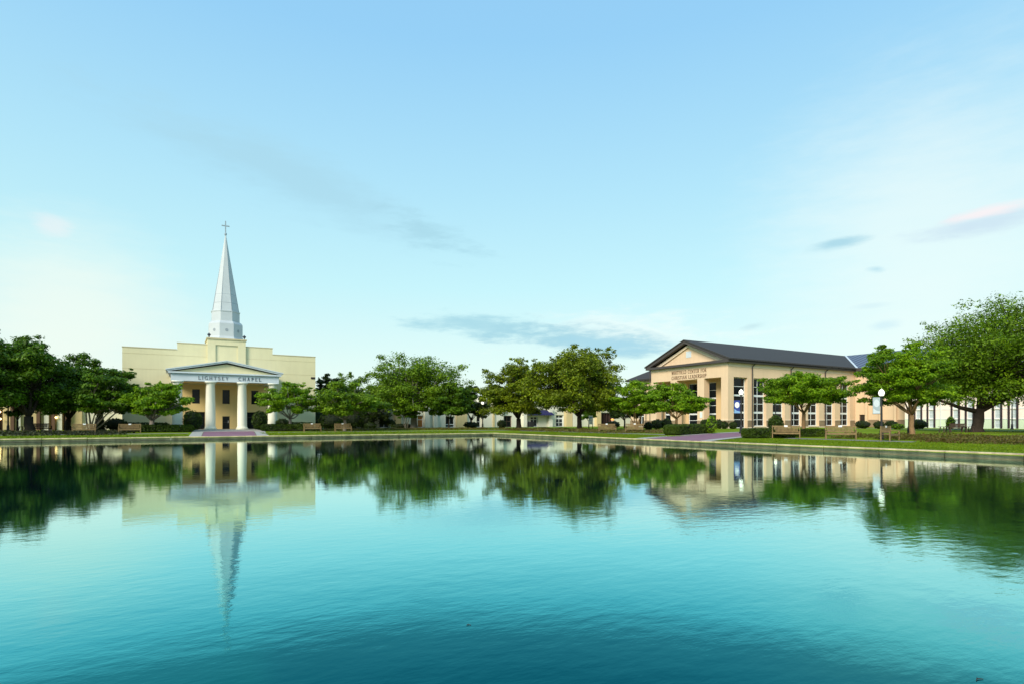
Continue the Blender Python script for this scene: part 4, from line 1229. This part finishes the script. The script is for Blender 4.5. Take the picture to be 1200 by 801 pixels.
T('oak_tree', 'largest deep green oak at the left edge, before the low hall', 35, 62, 74, 387, 484, OK, M['bark'], 11, dx=-34, r_trunk=0.42, n_leaf=22000, n_clump=120, fork=2.2)
T('oak_tree', 'mid-height deep green oak just right of the leftmost oak', 80, 70, 46, 413, 486, OK, M['bark'], 12, dx=10, r_trunk=0.3, n_leaf=11000, n_clump=75)
T('oak_tree', 'dark spreading tree beside the left corner of the church', 106, 66, 48, 430, 486, OK, M['bark_grey'], 13, dx=22, r_trunk=0.24, n_leaf=11000, style='vase', multi=4, n_clump=70)
T('myrtle_tree', 'light green myrtle in front of the church left of its portico', 178, 64.5, 39, 444, 487, OB, M['bark_grey'], 14, dx=8, r_trunk=0.26, n_leaf=7000, style='vase', n_clump=55, leaf_size=0.2)
T('myrtle_tree', 'light green myrtle right of the church portico', 340, 72, 36, 447, 485, OB, M['bark_grey'], 15, dx=-2, r_trunk=0.19, n_leaf=7000, style='vase', n_clump=52, leaf_size=0.2)
T('myrtle_tree', 'darker broad myrtle right of the church, with two benches before it', 404, 73, 46, 446, 487, M['leaf_oak'], M['bark_grey'], 16, dx=3, r_trunk=0.19, n_leaf=9500, style='vase', n_clump=65, leaf_size=0.22)
T('evergreen_tree', 'dark evergreen close to the right corner of the church', 384, 98, 20, 436, 497, OD, M['bark'], 17, r_trunk=0.2, n_leaf=9000, style='oak', n_clump=60)
T('background_tree', 'rounded green tree showing above the broad myrtle right of the church', 412, 108, 32, 436, 497, OL, M['bark'], 18, r_trunk=0.25, n_leaf=7000, style='round', n_clump=50)
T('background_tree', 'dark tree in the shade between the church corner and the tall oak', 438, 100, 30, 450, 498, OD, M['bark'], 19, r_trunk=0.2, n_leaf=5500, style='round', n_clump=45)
T('oak_tree', 'tallest green oak between the church and the pale hall', 485, 93, 64, 415, 484, OL, M['bark_grey'], 20, dx=3, r_trunk=0.5, n_leaf=19000, n_clump=115, fork=2.9)
T('young_tree', 'small thin tree under the left side of the tall oak', 476, 90, 16, 470, 489, OK, M['bark_grey'], 21, r_trunk=0.14, n_leaf=2500, style='vase', multi=3, n_clump=24)
T('background_tree', 'dark slender-trunked tree right of the tall oak', 526, 90, 32, 447, 487, OK, M['bark'], 22, r_trunk=0.11, n_leaf=8000, n_clump=55)
T('background_tree', 'dark small tree with a lamp globe at its right edge', 552, 98, 21, 448, 490, OD, M['bark'], 23, r_trunk=0.15, n_leaf=5000, style='round', n_clump=42)
T('oak_tree', 'olive oak with a black trunk left of the navy awning', 608, 86, 41, 419, 486, OO, M['bark'], 24, dx=-8, r_trunk=0.36, n_leaf=13000, n_clump=85)
T('oak_tree', 'broad dome-shaped olive oak between the awning and the gabled hall', 679, 80, 63, 405, 483, OO, M['bark'], 25, dx=-5, r_trunk=0.34, n_leaf=23000, n_clump=135)
T('background_tree', 'dark small tree behind the tan bench left of the gabled hall', 732, 98, 22, 468, 489, OD, M['bark'], 26, r_trunk=0.14, n_leaf=4500, style='round', n_clump=36)
T('background_tree', 'thin tree behind the white signboard', 690, 100, 13, 477, 491, OK, M['bark'], 27, r_trunk=0.08, n_leaf=1800, style='round', n_clump=20)
T('myrtle_tree', 'bright green myrtle at the left end of the gabled hall', 747, 76, 34, 445, 485, OB, M['bark_pale'], 28, dx=-2, r_trunk=0.17, n_leaf=8000, style='vase', n_clump=58, leaf_size=0.2, multi=3)
T('myrtle_tree', 'bright green myrtle under the raised name of the gabled hall', 793, 70, 42, 447, 485, OB, M['bark_pale'], 29, dx=-4, r_trunk=0.17, n_leaf=11000, style='vase', n_clump=70, leaf_size=0.2)
T('myrtle_tree', 'flat-topped bright green myrtle before the long side windows', 942, 49, 53, 431, 475, OB, M['bark_pale'], 30, dx=2, r_trunk=0.155, n_leaf=19000, style='vase', n_clump=85, leaf_size=0.135)
T('myrtle_tree', 'leaning myrtle with an orange-brown trunk beside the far lit lamp', 1069, 43, 53, 402, 477, OB, M['bark_pale'], 131, dx=-12, r_trunk=0.175, n_leaf=23000, style='vase', n_clump=95, leaf_size=0.13)
T('oak_tree', 'huge spreading oak at the right edge with a thick forked trunk', 1145, 64, 132, 349, 475, OL, M['bark'], 32, dx=58, r_trunk=0.52, n_leaf=52000, n_clump=250, fork=3.0, leaf_size=0.2,
  limbs=(((-1.5, 0.9, 3.15), (-3.0, 1.75, 3.75), (-5.2, 3.0, 4.7)), ((1.6, -0.9, 3.5), (3.4, -1.9, 4.3), (5.5, -3.2, 5.4))))
T('young_tree', 'slim dark tree beside the lamp post at the left edge', 20.5, 66, 20, 452, 487, OK, M['bark'], 33, r_trunk=0.09, n_leaf=3000, style='round', n_clump=26)
# a loose wood far beyond the buildings
def far_wood():
    rng = np.random.default_rng(77)
    C, R = [], []
    for k in range(600):
        a = rng.uniform(rad(-50), rad(140)); d = rng.uniform(205, 250)
        r = rng.uniform(2.2, 4.2)
        C.append((d * math.sin(a), d * math.cos(a), rng.uniform(0.8, 5.0))); R.append(r)
    P, O = clumps(C, R, [70] * len(C), rng, 0.8)
    V, Fq = quads(P, 0.7, rng, O)
    tag(mesh_obj('far_woods', V, Fq, OD), 'dark far-off wood beyond the campus', kind='stuff')
far_wood()

# ------------------------------------------------------------------ hedges, bushes, ground cover
HL = M['leaf_hedge']
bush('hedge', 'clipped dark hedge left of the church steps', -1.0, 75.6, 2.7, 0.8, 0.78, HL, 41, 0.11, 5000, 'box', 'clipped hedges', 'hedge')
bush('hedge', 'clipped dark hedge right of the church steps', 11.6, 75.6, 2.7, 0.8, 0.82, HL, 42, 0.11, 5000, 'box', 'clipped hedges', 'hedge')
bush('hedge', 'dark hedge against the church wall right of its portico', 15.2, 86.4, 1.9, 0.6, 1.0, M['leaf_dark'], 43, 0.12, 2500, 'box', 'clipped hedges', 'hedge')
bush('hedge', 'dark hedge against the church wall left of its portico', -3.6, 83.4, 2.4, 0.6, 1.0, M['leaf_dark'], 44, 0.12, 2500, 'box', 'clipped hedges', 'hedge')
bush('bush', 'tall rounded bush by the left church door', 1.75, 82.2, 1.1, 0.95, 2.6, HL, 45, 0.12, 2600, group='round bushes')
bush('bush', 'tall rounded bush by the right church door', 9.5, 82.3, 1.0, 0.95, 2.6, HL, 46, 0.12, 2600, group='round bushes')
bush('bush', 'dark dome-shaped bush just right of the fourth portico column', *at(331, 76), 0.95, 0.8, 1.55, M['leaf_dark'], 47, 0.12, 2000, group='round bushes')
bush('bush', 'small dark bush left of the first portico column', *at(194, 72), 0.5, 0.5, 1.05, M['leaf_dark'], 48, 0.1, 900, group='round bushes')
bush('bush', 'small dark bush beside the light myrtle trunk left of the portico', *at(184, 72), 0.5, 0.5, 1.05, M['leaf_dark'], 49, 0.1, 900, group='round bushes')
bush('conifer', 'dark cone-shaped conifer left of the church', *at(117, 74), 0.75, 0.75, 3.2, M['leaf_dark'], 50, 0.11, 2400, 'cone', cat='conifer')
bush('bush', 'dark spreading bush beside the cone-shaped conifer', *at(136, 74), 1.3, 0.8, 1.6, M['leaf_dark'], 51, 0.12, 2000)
bush('hedge', 'long clipped hedge left of the right mauve walk', 43.0, 39.6, 4.0, 0.9, 0.95, HL, 52, 0.09, 8000, 'box', 'clipped hedges', 'hedge', rz=rad(19))
bush('hedge', 'clipped hedge between the right mauve walk and a tan bench', 40.6, 29.1, 2.1, 0.62, 0.72, HL, 53, 0.08, 6000, 'box', 'clipped hedges', 'hedge', rz=rad(-22))
bush('hedge', 'low clipped hedge between the two tan benches on the right', *at(949, 47.5), 1.3, 0.5, 0.6, HL, 54, 0.08, 3500, 'box', 'clipped hedges', 'hedge', rz=rad(-28))
bush('bush', 'round clipped bush before the long side windows', *at(909, 60), 0.78, 0.78, 1.85, HL, 55, 0.09, 3500, group='round bushes')
bush('shrub', 'upright bright shrub at the end of the long hedge', *at(834, 57), 0.55, 0.5, 1.8, OB, 56, 0.12, 700, cat='shrub')
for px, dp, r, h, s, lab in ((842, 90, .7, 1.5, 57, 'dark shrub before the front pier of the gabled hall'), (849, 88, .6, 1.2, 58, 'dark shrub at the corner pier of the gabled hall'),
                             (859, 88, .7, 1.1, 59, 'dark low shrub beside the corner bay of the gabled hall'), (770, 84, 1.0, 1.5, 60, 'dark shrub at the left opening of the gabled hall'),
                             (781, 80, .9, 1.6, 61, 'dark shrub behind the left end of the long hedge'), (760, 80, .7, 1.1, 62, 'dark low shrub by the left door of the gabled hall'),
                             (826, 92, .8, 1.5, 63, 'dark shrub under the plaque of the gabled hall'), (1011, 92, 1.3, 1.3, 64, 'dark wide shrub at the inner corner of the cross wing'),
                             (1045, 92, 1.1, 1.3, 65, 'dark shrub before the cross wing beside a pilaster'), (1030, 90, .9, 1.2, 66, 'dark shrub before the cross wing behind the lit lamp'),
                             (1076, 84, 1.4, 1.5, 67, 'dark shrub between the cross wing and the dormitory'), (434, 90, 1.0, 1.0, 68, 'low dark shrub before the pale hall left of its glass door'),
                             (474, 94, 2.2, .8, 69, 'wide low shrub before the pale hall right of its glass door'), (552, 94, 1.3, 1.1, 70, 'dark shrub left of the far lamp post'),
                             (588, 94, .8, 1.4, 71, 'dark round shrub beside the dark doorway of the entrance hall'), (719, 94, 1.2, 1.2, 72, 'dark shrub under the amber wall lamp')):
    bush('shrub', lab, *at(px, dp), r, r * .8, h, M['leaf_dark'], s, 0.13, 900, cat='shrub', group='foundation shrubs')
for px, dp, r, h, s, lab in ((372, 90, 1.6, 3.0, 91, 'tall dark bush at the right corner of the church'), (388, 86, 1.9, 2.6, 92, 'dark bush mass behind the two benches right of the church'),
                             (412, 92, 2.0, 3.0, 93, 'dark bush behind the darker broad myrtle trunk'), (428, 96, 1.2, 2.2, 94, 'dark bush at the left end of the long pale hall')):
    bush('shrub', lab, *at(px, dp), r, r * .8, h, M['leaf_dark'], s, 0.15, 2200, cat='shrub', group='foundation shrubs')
bush('shrub', 'small bright green shrub before the dormitory wall', *at(1114, 86), .65, .6, 1.9, OB, 73, 0.13, 800, cat='shrub')
bush('shrub', 'yellow-green shrub at the foot of the cross wing', *at(1052, 86), 1.0, .8, .8, OB, 74, 0.13, 800, cat='shrub')
cover('ground_cover', 'brown and green creeping ground cover', [(40.2, 50, 3, 18.6), (43.0, 50, 18.6, 23.2), (43.5, 48, 24, 26)], M['leaf_cover'], 0.42, 170, 0.08, 81)
cover('ground_cover', 'brown and green creeping ground cover on the far bank', [(18, 40, 73.4, 79), (40, 49, 46, 74), (43, 49, 41.5, 46)], M['leaf_cover'], 0.32, 60, 0.11, 82)
cover('ground_cover', 'dark ground cover under the left trees, shade put in its colour', [(-34, -4.2, 65.6, 68.4), (-34, -3.8, 71.6, 76.0), (9.6, 18, 73.6, 76)], M['leaf_cover_shade'], 0.40, 90, 0.10, 83)
cover('grass', 'short green grass along the bank', [(32.5, 39.4, 3, 28), (32.5, 39.4, 35.8, 59)], M['leaf_grass'], 0.07, 240, 0.04, 84)
cover('grass', 'short green grass along the far bank', [(-26, 1.0, 59.8, 65.5), (7.8, 32, 59.8, 68.4)], M['leaf_grass'], 0.07, 70, 0.07, 85)

# ------------------------------------------------------------------ benches, tables
def make_bench(name, label, wood, group, plaque=True, length=1.9):
    """slatted bench, seat faces local -Y"""
    root = empty(name, (0, 0, 0), label, 'bench', group)
    h = length / 2
    s = MB()
    for i in range(5): s.box(-h + .04, h - .04, -0.30 + i * .105, -0.21 + i * .105, 0.42, 0.45)
    s.box(-h + .04, h - .04, -0.31, -0.285, 0.33, 0.42)
    s.build('seat', wood, root)
    b = MB()
    b.box(-h + .04, h - .04, 0.235, 0.275, 0.88, 0.97); b.box(-h + .04, h - .04, 0.235, 0.275, 0.50, 0.56)
    n = int(length / 0.105)
    for i in range(n):
        x = -h + .1 + (length - .2) * (i + .5) / n
        b.box(x - .034, x + .034, 0.243, 0.265, 0.56, 0.88)
    b.build('backrest', wood, root)
    for sx in (-1, 1):
        for y, z in ((-0.27, 0.64), (0.255, 0.99)):
            l = MB(); l.box(sx * h - .035, sx * h + .035, y - .035, y + .035, -0.05, z); l.build('leg', wood, root)
        a = MB(); a.box(sx * h - .05, sx * h + .05, -0.34, 0.22, 0.64, 0.68); a.build('armrest', wood, root)
    if plaque:
        p = MB(); p.box(-.12, .12, 0.215, 0.233, 0.88, 1.0); p.build('plaque', M['white'], root)
    return root
B0 = None
def bench(px, depth, face, label):
    global B0
    if B0 is None:
        B0 = make_bench('park_bench', label, M['wood'], 'slatted benches along the shore walk'); o = B0
    else: o = copy_tree(B0)
    u, v = at(px, depth)
    o.location = (u, v, gz(u, v)); o.rotation_euler.z = face; o['label'] = label
    return o
bench(152, 60, 0, 'tan bench left of the light myrtle before the church')
bench(98.5, 59, 0, 'tan bench in the shade under the trees left of the church')
bench(366, 69, 0, 'tan bench at the right end of the hedge beside the church steps')
bench(402, 70.5, 0, 'tan bench under the darker broad myrtle right of the church')
bench(711.5, 66, rad(-25), 'tan bench right of the broad dome-shaped oak trunk')
bench(743.5, 65, rad(-50), 'tan bench under the myrtle at the left end of the gabled hall')
bench(921, 44.5, rad(-55), 'tan bench left of the flat-topped myrtle trunk')
bench(985, 42, rad(-55), 'tan bench right of the flat-topped myrtle trunk')
bench(1043, 39, rad(10), 'tan bench turned sideways beside the far lit lamp')
DB = make_bench('timber_bench', 'dark timber bench with a back under the huge right oak', M['dark_wood'], None, False, 1.7)
u_, v_ = at(1120, 63); DB.location = (u_, v_, gz(u_, v_)); DB.rotation_euler.z = rad(150)
db2 = copy_tree(DB); u_, v_ = at(49, 66); db2.location = (u_, v_, gz(u_, v_)); db2.rotation_euler.z = rad(160)
db2['label'] = 'dark timber bench right of the leftmost oak trunk'
def make_side_table():
    root = empty('picnic_table', (0, 0, 0), 'x', 'table')
    t = MB()
    for i in range(5): t.box(-.5, .5, -.36 + i * .148, -.225 + i * .148, 0.60, 0.64)
    t.build('table_top', M['dark_wood'], root)
    for sx in (-1, 1):
        for sy in (-1, 1):
            l = MB(); l.bar((sx * .42, sy * .34, -0.05), (sx * .34, sy * .22, 0.60), .07, .07); l.build('leg', M['dark_wood'], root)
    return root
st = make_side_table()
for i, (px, dp, lab) in enumerate(((1107.5, 62, 'low dark table left of the timber bench under the huge oak'), (1134, 62.5, 'low dark table between the timber bench and the huge oak trunk'),
                                   (28.5, 65, 'low dark table left of the leftmost oak trunk'))):
    o = st if i == 0 else copy_tree(st)
    u_, v_ = at(px, dp); o.location = (u_, v_, gz(u_, v_)); o.rotation_euler.z = rad(-25); o['label'] = lab

# ------------------------------------------------------------------ lamps and signs
def make_lamp(name, label, globe, banner=None, hgt=4.05):
    root = empty(name, (0, 0, 0), label, 'street lamp', 'globe lamps on black posts')
    p = MB()
    p.lathe(0, 0, [(.20, -0.1), (.20, .12), (.15, .22), (.13, .7), (.085, .85), (.075, 2.0), (.06, hgt - .4), (.09, hgt - .36), (.06, hgt - .3), (.14, hgt - .22), (.13, hgt - .17)], 12)
    p.build('pole', M['black'], root)
    g = MB(); g.lathe(0, 0, [(.13, hgt - .17), (.19, hgt - .08), (.225, hgt + .05), (.20, hgt + .19), (.12, hgt + .30), (.03, hgt + .36), (.01, hgt + .42)], 16)
    g.build('globe', globe, root, smooth=True)
    if banner:
        a = MB(); a.box(-.72, -.04, -.015, .015, 3.32, 3.35); a.box(-.72, -.04, -.015, .015, 2.0, 2.03); a.build('bracket', M['black'], root)
        b = MB(); b.box(-.70, -.12, -.012, .012, 2.03, 3.32); bo = b.build('banner', banner[0], root)
        d = MB()
        n = 20
        for yy in (-.016, .016):
            d.face([(-.41 + .235 * math.cos(2*math.pi*i/n), yy, 2.86 + .30 * math.sin(2*math.pi*i/n)) for i in range(n)])
        d.build('emblem', banner[1], bo)
        e = MB()
        for yy in (-.016, .016):
            e.face([(-.68, yy, 2.05), (-.14, yy, 2.05), (-.14, yy, 2.22), (-.45, yy, 2.30), (-.68, yy, 2.48)])
        e.build('swoosh', banner[2], bo)
    return root
def put(o, px, dp, rz=None):
    u, v = at(px, dp); o.location = (u, v, gz(u, v)); o.rotation_euler.z = -YAW if rz is None else rz
    return o
put(make_lamp('street_lamp', 'lit globe lamp with a blue banner before the corner of the gabled hall', M['globe'], (M['banner_blue'], M['banner_white'], M['banner_sky'])), 868.5, 57.5)
put(make_lamp('street_lamp', 'lit globe lamp with a pale banner near the sideways bench', M['globe'], (M['banner_pale'], M['trim'], M['trim']), 3.6), 1033, 40.9).scale = (0.88, 0.88, 0.90)
pl = put(make_lamp('street_lamp', 'lit globe lamp behind the round bush before the side windows', M['globe']), 909, 88)
o = put(copy_tree(pl), 1065.5, 47.5); o['label'] = 'lit globe lamp half hidden in the crown of the leaning myrtle'
o = put(copy_tree(pl), 565.6, 93); o['label'] = 'lit globe lamp on a black post before the taller plain block'
pu = put(make_lamp('street_lamp', 'unlit lamp on a black post before the dormitory at the right edge', M['globe_off']), 1186, 84)
o = put(copy_tree(pu), 9.5, 64); o['label'] = 'unlit lamp post under the largest oak at the left edge'

def signboard():
    u, v = at(692.3, 84); z = gz(u, v)
    root = empty('signboard', (u, v, z), 'white signboard on two dark posts right of the dome-shaped oak trunk', 'sign', rz=-YAW)
    for x in (-.26, .26):
        p = MB(); p.lathe(x, 0, [(.045, -0.1), (.045, 2.0)], 8); p.build('post', M['black'], root, root=None) if False else None
        m = mesh_obj('post', p.v, p.f, M['black']); m.parent = root
    b = MB(); b.box(-.30, .30, -.08, -.047, 0.75 + .0, 2.05); m = mesh_obj('panel', b.v, b.f, M['banner_white']); m.parent = root
    s = MB(); s.box(-.28, .28, -.09, -.082, 1.30, 1.36); s.box(-.2, .2, -.09, -.082, 1.6, 1.85); m2 = mesh_obj('print', s.v, s.f, M['banner_sky']); m2.parent = m
signboard()

# floating twigs on the water
for (px, py, ln, rz, lab) in ((1147, 796, .035, 0.2, 'dark twig floating on the water at the lower right corner'), (549, 732, .018, 0.5, 'tiny dark leaf floating on the water below centre')):
    dp = EYE * F / (py - HY); u, v = at(px, dp)
    t = MB(); t.tube([(u - ln, v, .004), (u - ln * .2, v + .008, .006), (u + ln * .5, v, .005), (u + ln, v - .012, .003)], [.002, .004, .003, .002], 6)
    t.tube([(u, v + .004, .006), (u + ln * .4, v + .018, .010)], [.003, .001], 5)
    o = t.build('floating_twig', M['bark']); tag(o, lab, 'twig')
